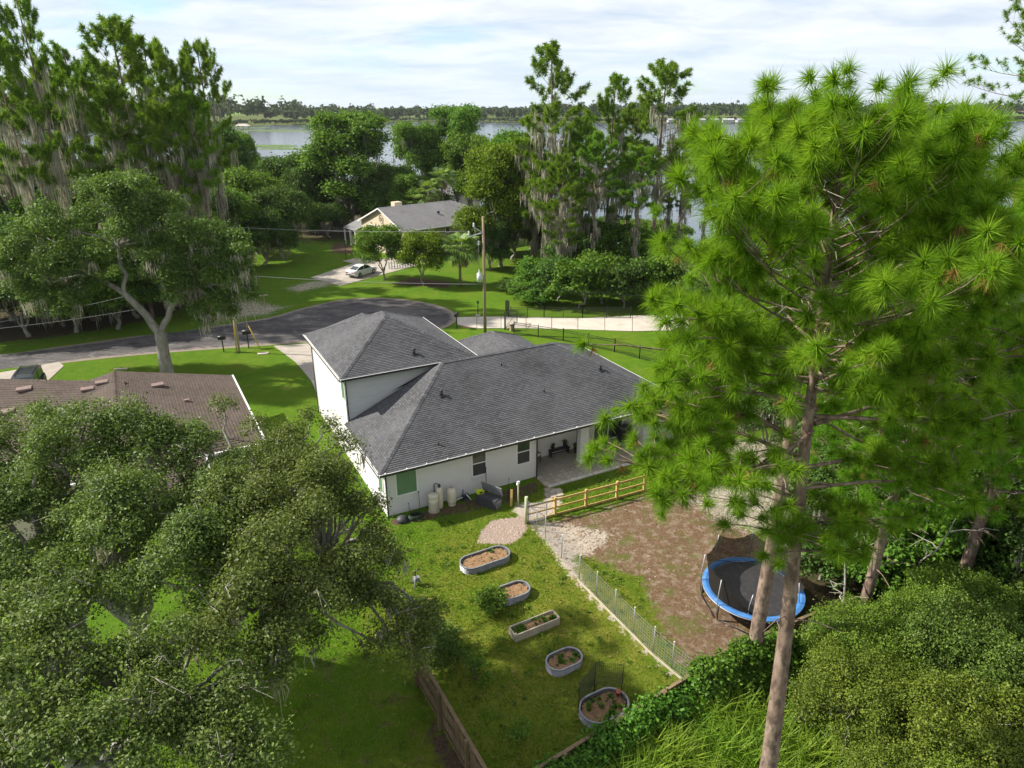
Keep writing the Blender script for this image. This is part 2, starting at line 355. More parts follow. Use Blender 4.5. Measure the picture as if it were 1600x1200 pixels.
P_SANDR = pxpoly((1020, 772), (1060, 740), (1060, 700), (1130, 680), (1230, 680), (1310, 720), (1290, 800), (1200, 850), (1130, 830))
P_SANDL = pxpoly((828, 822), (870, 812), (960, 830), (950, 850), (920, 872), (900, 870), (925, 925), (940, 945), (920, 935), (875, 885), (845, 845))
P_PATH = pxpoly((850, 762), (876, 762), (880, 785), (862, 805), (822, 815), (800, 800), (805, 785), (850, 785))
P_CHIP = pxpoly((770, 812), (822, 806), (824, 830), (800, 850), (745, 850), (752, 828))
P_WIRE = pxpoly((846, 838), (856, 838), (905, 905), (960, 960), (1020, 1020), (1072, 1062), (1060, 1070), (1000, 1018), (940, 960), (880, 895))
P_BED = pxpoly((606, 812), (690, 795), (840, 752), (842, 768), (780, 790), (700, 806), (620, 822))
P_FENL = pxpoly((655, 1090), (668, 1105), (728, 1200), (700, 1230), (680, 1170), (662, 1120))
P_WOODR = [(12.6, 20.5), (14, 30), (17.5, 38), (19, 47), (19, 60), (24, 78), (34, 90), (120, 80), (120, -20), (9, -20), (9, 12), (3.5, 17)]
P_WOODL = pxpoly((-60, 542), (60, 530), (150, 516), (260, 494), (310, 472), (340, 440), (400, 410), (400, 300), (-500, 300), (-500, 560))  # edge reaches the road; duff colour there paints the wood's shade on grass
P_VERGE = pxpoly((325, 506), (345, 472), (400, 464), (450, 474), (480, 476), (425, 497))
P_VERGE2 = pxpoly((425, 452), (470, 438), (535, 430), (546, 440), (520, 450), (460, 462))
P_ROUNDTREES = pxpoly((640, 432), (720, 440), (700, 452), (640, 448), (600, 445))  # darker ground patch below the round trees, drawn in the mulch colour
P_ISL = pxpoly((520, 375), (552, 385), (552, 398), (515, 395))
P_OAKSHADE = pxpoly((430, 960), (640, 1000), (700, 1100), (720, 1250), (420, 1250))  # oak shade on this grass, put in as patchy mulch colour
dirt = soft(P_DIRT, 2.6)
sand = np.maximum.reduce([soft(P_SANDR, 3.0)*.66, soft(P_SANDL, 1.0)*.78, soft(P_PATH, .7), soft(P_WIRE, .5)*.78, soft(P_VERGE, 5)*.62, soft(P_VERGE2, 4)*.60])
chip = soft(P_CHIP, .9)
mulch = np.maximum.reduce([soft(P_BED, .5), soft(P_FENL, .8), soft(P_ROUNDTREES, 3)*.75, soft(P_ISL, 2)*.9, soft(P_OAKSHADE, 3)*.42])  # final term is painted oak shade rather than mulch
duff_shade = np.maximum(soft(P_WOODR, 3.5), soft(P_WOODL, 4))  # woodland litter, plus shade painted along the left wood's road edge
duff_shade = np.maximum(duff_shade, sst(95, 135, Y)*(np.abs(X) < 600)*np.where(Y < 500, .8, .55))
gold = np.exp(-((X-2.0)**2/75+(Y-24)**2/90))*1.05
for nm, a in (('dirt', dirt), ('sand', sand), ('chip', chip), ('mulch', mulch), ('duff_shade', duff_shade), ('gold', gold)):
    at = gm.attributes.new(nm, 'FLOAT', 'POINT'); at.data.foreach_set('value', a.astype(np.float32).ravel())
def ground_mat():
    m, t, out = newmat('lawn and bare soil')
    P = N(t, 'ShaderNodeTexCoord').outputs['Object']
    def at(n): a = N(t, 'ShaderNodeAttribute'); a.attribute_name = n; return a.outputs['Fac']
    nb, nm_, nf, nx_ = noise(t, P, .22, 5), noise(t, P, 1.1, 6, .65), noise(t, P, 7, 6, .7), noise(t, P, 34, 4, .7)
    g = mixc(t, ramp(t, nm_, [(.3, 0), (.7, 1)]), (.080, .175, .008), (.130, .235, .012))
    g = mixc(t, ramp(t, nb, [(.42, 0), (.68, .8)]), g, (.155, .225, .016))
    go = mixc(t, ramp(t, nm_, [(.36, 0), (.58, 1)]), (.150, .195, .014), (.27, .245, .035))
    go = mixc(t, ramp(t, nf, [(.5, 0), (.72, .8)]), go, (.27, .205, .075))
    g = mixc(t, ramp(t, mathn(t, 'ADD', at('gold'), mathn(t, 'MULTIPLY', mathn(t, 'SUBTRACT', nb, .5), 1.8)), [(.2, 0), (.9, .8)]), g, go)
    g = mixc(t, ramp(t, nf, [(.3, .5), (.6, 0)]), g, (.050, .105, .006))
    g = mixc(t, ramp(t, nx_, [(.3, .55), (.55, 0)]), g, (.04, .08, .006))
    g = mixc(t, ramp(t, noise(t, P, .55, 8, .7, .4), [(.56, 0), (.70, .55)]), g, (.21, .215, .045))
    g = mixc(t, ramp(t, noise(t, P, 1.7, 8, .75, .6), [(.63, 0), (.74, .7)]), g, (.24, .19, .085))
    g = mixc(t, ramp(t, noise(t, P, .9, 6, .7), [(.30, .5), (.42, 0)]), g, (.045, .10, .008))
    def over(base, mask, col, amp, lo=.45, hi=.6, nz=None):
        f = mathn(t, 'ADD', mask, mathn(t, 'MULTIPLY', mathn(t, 'SUBTRACT', nz or nm_, .5), amp))
        return mixc(t, ramp(t, f, [(lo, 0), (hi, 1)]), base, col)
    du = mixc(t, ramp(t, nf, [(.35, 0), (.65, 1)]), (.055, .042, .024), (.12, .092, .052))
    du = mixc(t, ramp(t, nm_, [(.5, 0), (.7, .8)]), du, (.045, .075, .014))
    g = over(g, at('duff_shade'), du, 1.0)
    mu = mixc(t, ramp(t, nf, [(.35, 0), (.65, 1)]), (.075, .050, .033), (.17, .115, .075))
    g = over(g, at('mulch'), mu, .9)
    di = mixc(t, ramp(t, nf, [(.33, 0), (.66, 1)]), (.125, .073, .041), (.260, .168, .100))
    di = mixc(t, ramp(t, nm_, [(.54, 0), (.70, .55)]), di, (.15, .16, .04))
    di = mixc(t, ramp(t, mathn(t, 'MULTIPLY', nb, 1), [(.52, 0), (.66, .55)]), di, (.105, .072, .052))
    di = mixc(t, ramp(t, noise(t, P, 2.3, 7, .7, .5), [(.49, 0), (.62, .8)]), di, (.38, .30, .225))
    di = mixc(t, ramp(t, noise(t, P, .75, 6, .65), [(.52, 0), (.63, .75)]), di, (.115, .155, .024))
    di = mixc(t, ramp(t, nx_, [(.36, .6), (.55, 0)]), di, (.10, .06, .035))
    g = over(g, at('dirt'), di, 1.3, .42, .62)
    sa = mixc(t, ramp(t, nf, [(.3, 0), (.7, 1)]), (.36, .29, .225), (.58, .51, .43))
    g = over(g, at('sand'), sa, 1.7, .47, .66, mathn(t, 'MULTIPLY_ADD', nf, .5, mathn(t, 'MULTIPLY', noise(t, P, 2.6, 8, .72, .8), .5)))
    ch = mixc(t, ramp(t, nx_, [(.35, 0), (.62, 1)]), (.24, .165, .12), (.50, .41, .35))
    g = over(g, at('chip'), ch, .7)
    p = N(t, 'ShaderNodeBsdfPrincipled', i_Roughness=.95); p.inputs['Specular IOR Level'].default_value = .1
    L(t, g, p.inputs['Base Color'])
    b = N(t, 'ShaderNodeBump', i_Strength=.8, i_Distance=.10)
    L(t, mathn(t, 'ADD', nx_, mathn(t, 'MULTIPLY', nf, 1.6)), b.inputs['Height']); L(t, b.outputs[0], p.inputs['Normal'])
    L(t, p.outputs[0], out.inputs[0]); return m
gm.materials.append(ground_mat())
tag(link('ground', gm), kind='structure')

def water_mat():
    m, t, out = newmat('lake water')
    P = N(t, 'ShaderNodeTexCoord').outputs['Object']
    p = N(t, 'ShaderNodeBsdfPrincipled', i_Roughness=.16, i_IOR=1.33); p.inputs['Base Color'].default_value = (.06, .075, .085, 1)
    p.inputs['Specular IOR Level'].default_value = .8
    mp = N(t, 'ShaderNodeMapping'); mp.inputs['Scale'].default_value = (.25, 1, 1); L(t, P, mp.inputs[0])
    b = N(t, 'ShaderNodeBump', i_Strength=.35, i_Distance=.25); L(t, noise(t, mp.outputs[0], .5, 4), b.inputs['Height']); L(t, b.outputs[0], p.inputs['Normal'])
    L(t, p.outputs[0], out.inputs[0]); return m
wm = MB(); wm.face([(-760, 50, -1.2), (2200, 40, -1.2), (2200, 1250, -1.2), (-760, 1250, -1.2)])
tag(wm.build('lake', water_mat()), kind='structure')

def asphalt_mat():
    m, t, out = newmat('worn asphalt')
    P = N(t, 'ShaderNodeTexCoord').outputs['Object']
    mp = N(t, 'ShaderNodeMapping'); mp.inputs['Scale'].default_value = (.45, 1.1, 1); mp.inputs['Rotation'].default_value = (0, 0, -.35); L(t, P, mp.inputs[0])
    nb, nm_, nf = noise(t, mp.outputs[0], .5, 6, .6, .6), noise(t, mp.outputs[0], 2.2, 6, .65), noise(t, P, 25, 3)
    c = mixc(t, ramp(t, nb, [(.35, 0), (.65, 1)]), (.058, .055, .055), (.140, .128, .124))
    c = mixc(t, ramp(t, nm_, [(.55, 0), (.70, .8)]), c, (.27, .235, .21))
    c = mixc(t, ramp(t, nm_, [(.25, .7), (.42, 0)]), c, (.028, .027, .028))
    a = N(t, 'ShaderNodeAttribute'); a.attribute_name = 'edge'
    e = mathn(t, 'ADD', a.outputs['Fac'], mathn(t, 'MULTIPLY', mathn(t, 'SUBTRACT', nm_, .5), 1.1))
    c = mixc(t, ramp(t, e, [(.42, 0), (.8, .9)]), c, (.30, .245, .195))
    c = mixc(t, ramp(t, nf, [(.35, .35), (.6, 0)]), c, (.03, .03, .03))
    p = N(t, 'ShaderNodeBsdfPrincipled', i_Roughness=.9); p.inputs['Specular IOR Level'].default_value = .15
    L(t, c, p.inputs['Base Color']); L(t, p.outputs[0], out.inputs[0]); return m
def sheet(name, poly, mat, z=.03, inset=0.0, attr=False):
    """flat sheet; with attr an outer rim ring carries edge=1, the inside edge=0"""
    P = [Vector((p[0], p[1], 0)) for p in poly]; me = bpy.data.meshes.new(name)
    c = sum(P, Vector())/len(P); n = len(P)
    if attr:
        inn = []
        for i in range(n):
            a, b = P[i]-P[i-1], P[(i+1) % n]-P[i]; nn = Vector((-(a+b).y, (a+b).x, 0)).normalized()
            s = 1 if sum((P[k].x*P[(k+1) % n].y-P[(k+1) % n].x*P[k].y) for k in range(n)) > 0 else -1
            inn.append(P[i]+nn*s*inset)
        v = [(p.x, p.y, .006) for p in P]+[(p.x, p.y, z) for p in inn]
        f = [(i, (i+1) % n, n+(i+1) % n, n+i) for i in range(n)]+[tuple(n+i for i in range(n))]
        me.from_pydata(v, [], f); at = me.attributes.new('edge', 'FLOAT', 'POINT')
        at.data.foreach_set('value', [1.0]*n+[0.0]*n)
    else:
        mb = MB().prism([(p.x, p.y) for p in P], -.02, z); me.from_pydata(mb.v, [], mb.f)
    me.materials.append(mat); me.update()
    return tag(link(name, me), kind='structure')
def smooth_path(pts, k=6, closed=True):
    P = [Vector((p[0], p[1], 0)) for p in pts]; n = len(P); out = []
    for i in range(n if closed else n-1):
        a, b, c, d = (P[(i+j) % n] if closed else P[min(max(i+j, 0), n-1)] for j in (-1, 0, 1, 2))
        for s in range(k):
            t = s/k; out.append(.5*((2*b)+(c-a)*t+(2*a-5*b+4*c-d)*t*t+(3*b-a-3*c+d)*t**3))
    if not closed: out.append(P[-1])
    return out
road_px = [(-160, 600), (0, 582), (110, 566), (250, 552), (400, 541), (470, 536), (560, 533), (630, 530), (680, 518), (710, 504), (712, 492), (696, 481), (660, 472), (610, 466), (560, 466), (510, 472), (460, 485), (420, 496), (350, 507), (260, 518), (120, 538), (0, 553), (-160, 568)]
sheet('road', smooth_path([G(*p)[:2] for p in road_px], 4), asphalt_mat(), .03, 1.5, True)
dr = [G(*p)[:2] for p in ((428, 541), (500, 536), (585, 533))]+[(-9.5, 52), (-15.2, 49.6)]+[G(*p)[:2] for p in ((487, 596), (462, 566))]
sheet('driveway', dr, MT['concrete'], .045)
cp = [G(*p)[:2] for p in ((712, 505), (730, 497), (800, 496), (900, 499), (985, 495), (1080, 492), (1090, 516), (985, 518), (900, 515), (800, 513), (724, 512))]
pw = sheet('pathway', cp, MT['soil'], .012)
fe_, ne_ = [(712, 496.5), (740, 495.5), (800, 495), (900, 498), (985, 494), (1080, 491)], [(712, 507), (740, 513.5), (800, 513), (900, 515), (985, 518), (1080, 516)]
def along(pl, x): return G(x, float(np.interp(x, [p[0] for p in pl], [p[1] for p in pl])))
st_ = [714, 745, 783, 822, 862, 903, 945, 988, 1032, 1078]
for a, b in zip(st_, st_[1:]):
    q = [along(ne_, a+.5), along(ne_, b-.5), along(fe_, b-.5), along(fe_, a+.5)]; MB().prism([(p.x, p.y) for p in q], .0, .05).build('slab', MT['conc_slab'], pw)
nd = [G(*p)[:2] for p in ((485, 434), (531, 447), (640, 418), (690, 408), (660, 398), (600, 405), (560, 403), (535, 408), (552, 412))]
sheet('neighbour_driveway', nd, MT['concrete'], .05)
sd2 = [G(*p)[:2] for p in ((-40, 590), (92, 566), (100, 572), (70, 600), (60, 640), (-60, 650))]
sheet('side_driveway', sd2, MT['concrete'], .04)
# floating weed rafts on the lake
rs = np.random.RandomState(4)
def raft(cx_, cy_, lx, ly, n):
    V = []
    for _ in range(n):
        a, r = rs.rand()*6.28, rs.rand()**.5; s = .5+rs.rand()*2
        x, y = cx_+math.cos(a)*r*lx, cy_+math.sin(a)*r*ly; h = rs.rand()*.4
        V += [(x-s*2, y, -1.15), (x+s*2, y-.6*s, -1.15), (x+rs.randn()*.5, y+s*2, -1.0+h)]
    return V
V = []
for px, py, lx, ly, n in ((415, 229, 16, 9, 420), (445, 233, 14, 3, 150), (408, 204, 38, 10, 300), (455, 205, 30, 9, 260), (620, 197, 55, 7, 250), (560, 196, 30, 7, 120), (375, 200, 30, 10, 160)):
    p = G(px, py, -1.2); V += raft(p.x, p.y, lx, ly, n)
tag(link('water_weeds', np_mesh('water_weeds', V, 3, M('weed raft', (.095, .16, .03), (.06, .10, .02), .3))), kind='stuff', label='green rafts of weed floating on the lake', cat='water weeds')

# ------------------------------------------------------------------ white house
def lerp(a, b, t): return tuple(a[i]+(b[i]-a[i])*t for i in range(3))
def roof_face(mb, e0, e1, t0, t1, m=0, row=.143, lift=.022, over=True):
    """courses of shingles from the eave e0-e1 up to the top t0-t1; each course laps the one below"""
    e0, e1, t0, t1 = map(Vector, (e0, e1, t0, t1))
    ax = (e1-e0).normalized(); mid = (t0+t1)/2; up = mid-e0; up = up-ax*up.dot(ax); ln = up.length; upd = up/ln
    nrm = ax.cross(upd).normalized()
    if nrm.z < 0: nrm = -nrm
    k = max(1, int(round(ln/row)))
    def uv(p): d = p-e0; return (d.dot(ax), d.dot(upd))
    for i in range(k):
        a, b = i/k, min(1.0, (i+1)/k)
        A, B, C, D = e0.lerp(t0, a), e1.lerp(t1, a), e1.lerp(t1, b), e0.lerp(t0, b)
        A2, B2 = A+nrm*lift, B+nrm*lift
        mb.face([A2, B2, C, D] if (C-D).length > 1e-3 else [A2, B2, C], m, [uv(A), uv(B), uv(C), uv(D)] if (C-D).length > 1e-3 else [uv(A), uv(B), uv(C)])
        mb.face([A, B, B2, A2], m, [uv(A)]*4)
def cap_line(mb, p, q, w=.17, step=.3, m=0):
    p, q = Vector(p), Vector(q); d = q-p; n = max(1, int(d.length/step)); u = d.normalized()
    s = Vector((-u.y, u.x, 0)).normalized(); dn = Vector((0, 0, -1))
    for i in range(n):
        a, b = p+d*(i/n), p+d*((i+1)/n); ha, hb = .055, .035
        A, B = a+Vector((0, 0, ha)), b+Vector((0, 0, hb))
        for sg in (1, -1):
            a2, b2 = A+s*sg*w+dn*w*.42, B+s*sg*w+dn*w*.42
            mb.face([A, a2, b2, B] if sg > 0 else [A, B, b2, a2], m, [(.06, i*.143+.03), (.24, i*.143+.03), (.24, i*.143+.115), (.06, i*.143+.115)])
def hip_roof(name, parent, u0, u1, v0, v1, z, pitch, mat, ridge_axis, gable=(False, False), ov=0.0, thick=True):
    """rectangular hip (or gable at chosen ends) roof"""
    mb = MB()
    if ridge_axis == 'u':
        h = (v1-v0)/2; zr = z+h*pitch; a0 = u0 if gable[0] else u0+h; a1 = u1 if gable[1] else u1-h; c = (v0+v1)/2
        R0, R1 = (a0, c, zr), (a1, c, zr)
        roof_face(mb, (u0, v0, z), (u1, v0, z), R0, R1); roof_face(mb, (u1, v1, z), (u0, v1, z), R1, R0)
        if not gable[0]: roof_face(mb, (u0, v1, z), (u0, v0, z), R0, R0)
        if not gable[1]: roof_face(mb, (u1, v0, z), (u1, v1, z), R1, R1)
        corners = [((u0, v0, z), R0, gable[0]), ((u0, v1, z), R0, gable[0]), ((u1, v0, z), R1, gable[1]), ((u1, v1, z), R1, gable[1])]
    else:
        h = (u1-u0)/2; zr = z+h*pitch; a0 = v0 if gable[0] else v0+h; a1 = v1 if gable[1] else v1-h; c = (u0+u1)/2
        R0, R1 = (c, a0, zr), (c, a1, zr)
        roof_face(mb, (u1, v0, z), (u1, v1, z), R0, R1); roof_face(mb, (u0, v1, z), (u0, v0, z), R1, R0)
        if not gable[0]: roof_face(mb, (u0, v0, z), (u1, v0, z), R0, R0)
        if not gable[1]: roof_face(mb, (u1, v1, z), (u0, v1, z), R1, R1)
        corners = [((u0, v0, z), R0, gable[0]), ((u1, v0, z), R0, gable[0]), ((u0, v1, z), R1, gable[1]), ((u1, v1, z), R1, gable[1])]
    cap_line(mb, R0, R1)
    for cr, R, g in corners:
        if not g: cap_line(mb, cr, R)
    return mb.build(name, mat, parent), zr
def gutter(parent, p, q, out, lamp=None):
    """U gutter: dark outside, pale inside and rim"""
    p, q, out = Vector(p), Vector(q), Vector(out); mb = MB()
    mb.bar(p+out*.125+Vector((0, 0, -.075)), q+out*.125+Vector((0, 0, -.075)), .014, .15, 0)
    mb.bar(p+out*.062+Vector((0, 0, -.145)), q+out*.062+Vector((0, 0, -.145)), .125, .012, 0)
    mb.bar(p+out*.008+Vector((0, 0, -.10)), q+out*.008+Vector((0, 0, -.10)), .02, .20, 1)
    mb.bar(p+out*.122+Vector((0, 0, .006)), q+out*.122+Vector((0, 0, .006)), .03, .014, 1)
    mb.bar(p+out*.062+Vector((0, 0, -.125)), q+out*.062+Vector((0, 0, -.125)), .10, .012, 1)
    return mb.build('gutter', [MT['black'], MT['trimwhite']], parent)
def downspout(parent, x, y, z0, z1):
    mb = MB(); mb.bar((x, y, z0), (x, y, z1), .075, .06, 0, up=(1, 0, 0)); mb.bar((x, y, z0+.04), (x-.12, y-.18, z0), .07, .06)
    return mb.build('downspout', MT['black'], parent)
def window(parent, axis, c, w, h, z, plane, outd, glassm, hung=True, name='window', frame=None):
    """window on a wall: axis 'u' wall runs along u at v=plane; frame with panes as sub-parts"""
    fr = frame or MT['trimwhite']; mb = MB()
    def P(a, dpt, zz): return (a, plane+outd*dpt, zz) if axis == 'u' else (plane+outd*dpt, a, zz)
    def bx(a0, a1, z0, z1, d0, d1):
        p = P((a0+a1)/2, (d0+d1)/2, (z0+z1)/2); dm = (abs(a1-a0), abs(d1-d0), abs(z1-z0)) if axis == 'u' else (abs(d1-d0), abs(a1-a0), abs(z1-z0)); mb.box(p, dm)
    a0, a1, z1 = c-w/2, c+w/2, z+h
    for q in ((a0-.09, a0, z-.1, z1+.08), (a1, a1+.09, z-.1, z1+.08)): bx(*q, .002, .045)
    bx(a0, a1, z1, z1+.08, .002, .045); bx(a0-.02, a1+.02, z-.1, z, .003, .075)
    if hung: bx(a0, a1, z+h*.48, z+h*.52, .004, .04)
    o = mb.build(name, fr, parent)
    def pane(z0, zz1, mt, d):
        g = MB(); p = P((a0+a1)/2, d, (z0+zz1)/2); g.box(p, (w, .012, zz1-z0) if axis == 'u' else (.012, w, zz1-z0)); g.build('pane', mt, o)
    if hung: pane(z, z+h*.48, MT['screen'], .012); pane(z+h*.52, z1, glassm, .018)
    else: pane(z, z1, glassm, .015)
    return o
TH = math.radians(28)
HO = Vector((-7.31, 32.98, 0))
wh = thing('house', 'white stucco house with charcoal hip roofs and a two storey wing, mid photo', 'house', HO, TH)
def hw(u, v, z=0.0): return HO+Vector((u*math.cos(TH)-v*math.sin(TH), u*math.sin(TH)+v*math.cos(TH), z))
EZ, UZ = 3.05, 6.25
def wall_box(u0, u1, v0, v1, z0, z1, mat, name='wall', parent=wh):
    return MB().box(((u0+u1)/2, (v0+v1)/2, (z0+z1)/2), (u1-u0, v1-v0, z1-z0)).build(name, mat, parent)
# lower walls (0.2 m thick), patio recess on the rear
wall_box(.36, 10.3, .36, .56, -.1, EZ-.02, MT['stucco'])
wall_box(.36, .56, .56, 12.84, -.1, EZ-.02, MT['stucco'])
wall_box(10.1, 10.3, .56, 2.3, -.1, EZ-.02, MT['stucco'])
wall_box(10.1, 18.9, 2.3, 2.5, -.1, EZ-.02, MT['stucco'])
wall_box(18.7, 18.9, .56, 2.3, -.1, EZ-.02, MT['stucco'])
wall_box(18.7, 21.4, .36, .56, -.1, EZ-.02, MT['stucco'])
wall_box(21.2, 21.4, .56, 12.84, -.1, EZ-.02, MT['stucco'])
wall_box(9.2, 21.2, 12.64, 12.84, -.1, EZ-.02, MT['stucco'])
sf = MB(); sf.box((10.85, .18, EZ-.035), (21.5, .36, .03)); sf.box((14.5, 1.42, EZ-.032), (8.3, 1.70, .03))
sf.box((.18, 3.7, EZ-.035), (.36, 6.6, .03)); sf.box((21.55, 6.6, EZ-.035), (.30, 12.4, .03))
sf.build('soffit', MT['trimwhite'], wh)
# upper storey
wall_box(.36, 8.84, 7.32, 7.47, EZ-.3, UZ-.03, MT['siding'])
sd_ = MB()
for k in range(18):
    z0 = 3.02+k*.178
    sd_.face([(.37, 7.302, z0), (8.83, 7.302, z0), (8.83, 7.318, z0+.176), (.37, 7.318, z0+.176)]); sd_.face([(.37, 7.318, z0), (8.83, 7.318, z0), (8.83, 7.302, z0), (.37, 7.302, z0)])
sd_.build('siding', MT['siding'], wh)
wall_box(.352, .55, 7.48, 16.74, EZ-.02, UZ-.03, MT['stucco'])
wall_box(.36, .55, 12.85, 16.74, -.1, EZ-.021, MT['stucco'])
wall_box(8.65, 8.84, 7.48, 16.74, EZ-.3, UZ-.03, MT['stucco'])
wall_box(.56, 8.64, 16.55, 16.74, -.1, UZ-.03, MT['stucco'])
wall_box(8.65, 8.84, 12.85, 16.74, -.1, EZ-.31, MT['stucco'])
wall_box(8.85, 8.99, 14.5, 16.7, -.1, 2.6, MT['stucco'])
u2 = MB(); u2.box((4.6, 7.14, UZ-.03), (9.0, .34, .03)); u2.box((.18, 12.0, UZ-.03), (.33, 9.3, .03)); u2.box((9.0, 12.0, UZ-.03), (.32, 9.3, .03)); u2.build('soffit', MT['trimwhite'], wh)
tb = MB(); tb.box((.30, 7.38, 4.6), (.10, .10, 3.2)); tb.build('corner_trim', MT['trimwhite'], wh)
mr = MB(); RZ = EZ+3.3
roof_face(mr, (0, 0, EZ), (21.7, 0, EZ), (6.6, 6.6, RZ), (15.1, 6.6, RZ)); roof_face(mr, (21.7, 13.2, EZ), (9.0, 13.2, EZ), (15.1, 6.6, RZ), (8.9, 6.6, RZ))
roof_face(mr, (0, 7.3, EZ), (0, 0, EZ), (6.6, 6.6, RZ), (6.6, 6.6, RZ)); roof_face(mr, (21.7, 0, EZ), (21.7, 13.2, EZ), (15.1, 6.6, RZ), (15.1, 6.6, RZ))
mr.face([(6.6, 6.6, RZ), (3.3, 7.29, EZ+1.65), (8.8, 7.29, RZ-.36), (9.0, 6.6, RZ)], 0, [(0, 0), (3, 0), (3, 1), (0, 1)])
for a, b in (((0, 0, EZ), (6.6, 6.6, RZ)), ((6.6, 6.6, RZ), (15.1, 6.6, RZ)), ((21.7, 0, EZ), (15.1, 6.6, RZ)), ((21.7, 13.2, EZ), (15.1, 6.6, RZ))): cap_line(mr, a, b)
mr.build('roof', MT['shingle'], wh)
hip_roof('upper_roof', wh, 0, 9.2, 6.97, 17.1, UZ, .5, MT['shingle'], 'v')
# entry wing and front gable beyond the ridge
wr = MB(); zr = 6.33
roof_face(wr, (16.9, 4.5, 4.15), (16.9, 15.2, 4.15), (12.5, 6.6, zr), (12.5, 11.0, zr)); roof_face(wr, (8.1, 15.2, 4.15), (8.1, 4.5, 4.15), (12.5, 11.0, zr), (12.5, 6.6, zr)); roof_face(wr, (16.9, 15.2, 4.15), (8.1, 15.2, 4.15), (12.5, 11.0, zr), (12.5, 11.0, zr))
cap_line(wr, (12.5, 11.0, zr), (16.9, 15.2, 4.15)); cap_line(wr, (12.5, 11.0, zr), (8.1, 15.2, 4.15)); cap_line(wr, (12.5, 6.6, zr), (12.5, 11.0, zr))
wr.build('entry_roof', MT['shingle'], wh)
wall_box(9.3, 16.5, 12.9, 14.8, -.1, 4.1, MT['stucco'], 'entry_wall')
fg = MB(); roof_face(fg, (1.6, 18.6, 6.0), (1.6, 14.0, 6.0), (4.3, 16.6, 7.42), (4.3, 14.0, 7.42)); roof_face(fg, (7.0, 14.0, 6.0), (7.0, 18.6, 6.0), (4.3, 14.0, 7.42), (4.3, 16.6, 7.42)); roof_face(fg, (7.0, 18.6, 6.0), (1.6, 18.6, 6.0), (4.3, 16.6, 7.42), (4.3, 16.6, 7.42)); cap_line(fg, (4.3, 14.0, 7.42), (4.3, 16.6, 7.42))
fg.build('front_gable_roof', MT['shingle'], wh)
wall_box(2.0, 6.6, 16.75, 18.3, -.1, 6.0, MT['stucco'], 'front_wall')
g1 = gutter(wh, (-.02, 0, EZ), (21.72, 0, EZ), (0, -1, 0)); gutter(wh, (0, -.1, EZ), (0, 6.95, EZ), (-1, 0, 0)); gutter(wh, (21.7, -.02, EZ), (21.7, 13.2, EZ), (1, 0, 0))
gutter(wh, (-.02, 6.97, UZ), (9.22, 6.97, UZ), (0, -1, 0)); gutter(wh, (0, 6.87, UZ), (0, 17.1, UZ), (-1, 0, 0)); gutter(wh, (9.2, 6.87, UZ), (9.2, 17.1, UZ), (1, 0, 0))
downspout(wh, .40, .27, 0, EZ-.12); downspout(wh, .33, 7.22, EZ+.1, UZ-.12); downspout(wh, .29, 16.6, 0, UZ-.12); downspout(wh, 10.2, .27, 0.05, EZ-.12)
for u in (.3, 1.55, 2.75, 4.05, 5.2, 6.3, 7.5, 8.6, 9.8, 11.2, 12.9, 14.6, 16.3, 18.0):
    MB().box((u, -.10, EZ+.03), (.07, .09, .05)).build('eave_light', MT['white'], wh)
window(wh, 'u', 1.62, 1.18, 1.5, 1.25, .36, -1, MT['curtain'], hung=False)
window(wh, 'u', 6.22, .86, 1.62, 1.22, .36, -1, MT['glass']); window(wh, 'u', 9.27, .86, 1.62, 1.24, .36, -1, MT['glass'])
window(wh, 'v', 1.1, .7, 1.5, 1.25, .36, -1, MT['curtain'], hung=False); window(wh, 'v', 8.0, .8, 1.3, 4.4, .352, -1, MT['curtain'], hung=False)
# patio
MB().box((14.45, 1.30, .02), (8.3, 1.98, .16)).build('patio_floor', MT['slab'], wh)
pc = MB(); pc.box((13.85, .58, 1.55), (.62, .42, 2.92)); pc.box((13.85, .58, .17), (.70, .50, .14)); pc.build('patio_column', MT['stucco'], wh)
pb = MB(); pb.box((14.5, .46, EZ-.19), (8.4, .18, .28)); pb.build('beam', MT['trimwhite'], wh)
sdr = MB()
for a in (15.9, 17.1, 18.3): sdr.box((a, 2.275, 1.25), (.07, .05, 2.1))
sdr.box((17.1, 2.274, 2.33), (2.47, .052, .07)); sdr.box((17.1, 2.273, .16), (2.47, .054, .07))
sdo = sdr.build('sliding_door', MT['trimwhite'], wh)
for a in (16.5, 17.7): MB().box((a, 2.285, 1.25), (1.12, .02, 2.1)).build('pane', MT['glass'], sdo)
bd = MB(); bd.box((14.75, 2.28, 1.18), (.5, .035, 2.1)); bdo = bd.build('back_door', MT['greyplastic'], wh); MB().box((14.9, 2.25, 1.1), (.05, .05, .12)).build('handle', MT['black'], bdo)
# roof furniture
def roof_vent(u, v, z, kind):
    mb = MB()
    if kind == 0: mb.tube([(u, v, z-.1), (u, v, z+.30)], .10, 10); mb.tube([(u, v, z+.30), (u, v, z+.36)], [.15, .06], 10); mb.box((u, v-.05, z+.0), (.34, .34, .03), 0)
    else: mb.tube([(u, v, z-.1), (u, v, z+.26)], .045, 8)
    return mb.build('roof_vent', MT['black'], wh)
for u, v, z, k in ((5.5, 4.2, 5.13, 0), (3.9, .95, 3.5, 1), (5.2, 8.0, 6.75, 0), (17.2, 3.7, 4.88, 0), (10.4, 5.5, 5.8, 1), (12.2, 2.9, 4.5, 1)): roof_vent(u, v, z, k)
vb = bpy.data.objects[[o.name for o in wh.children if o.name.startswith('roof_vent')][0]]
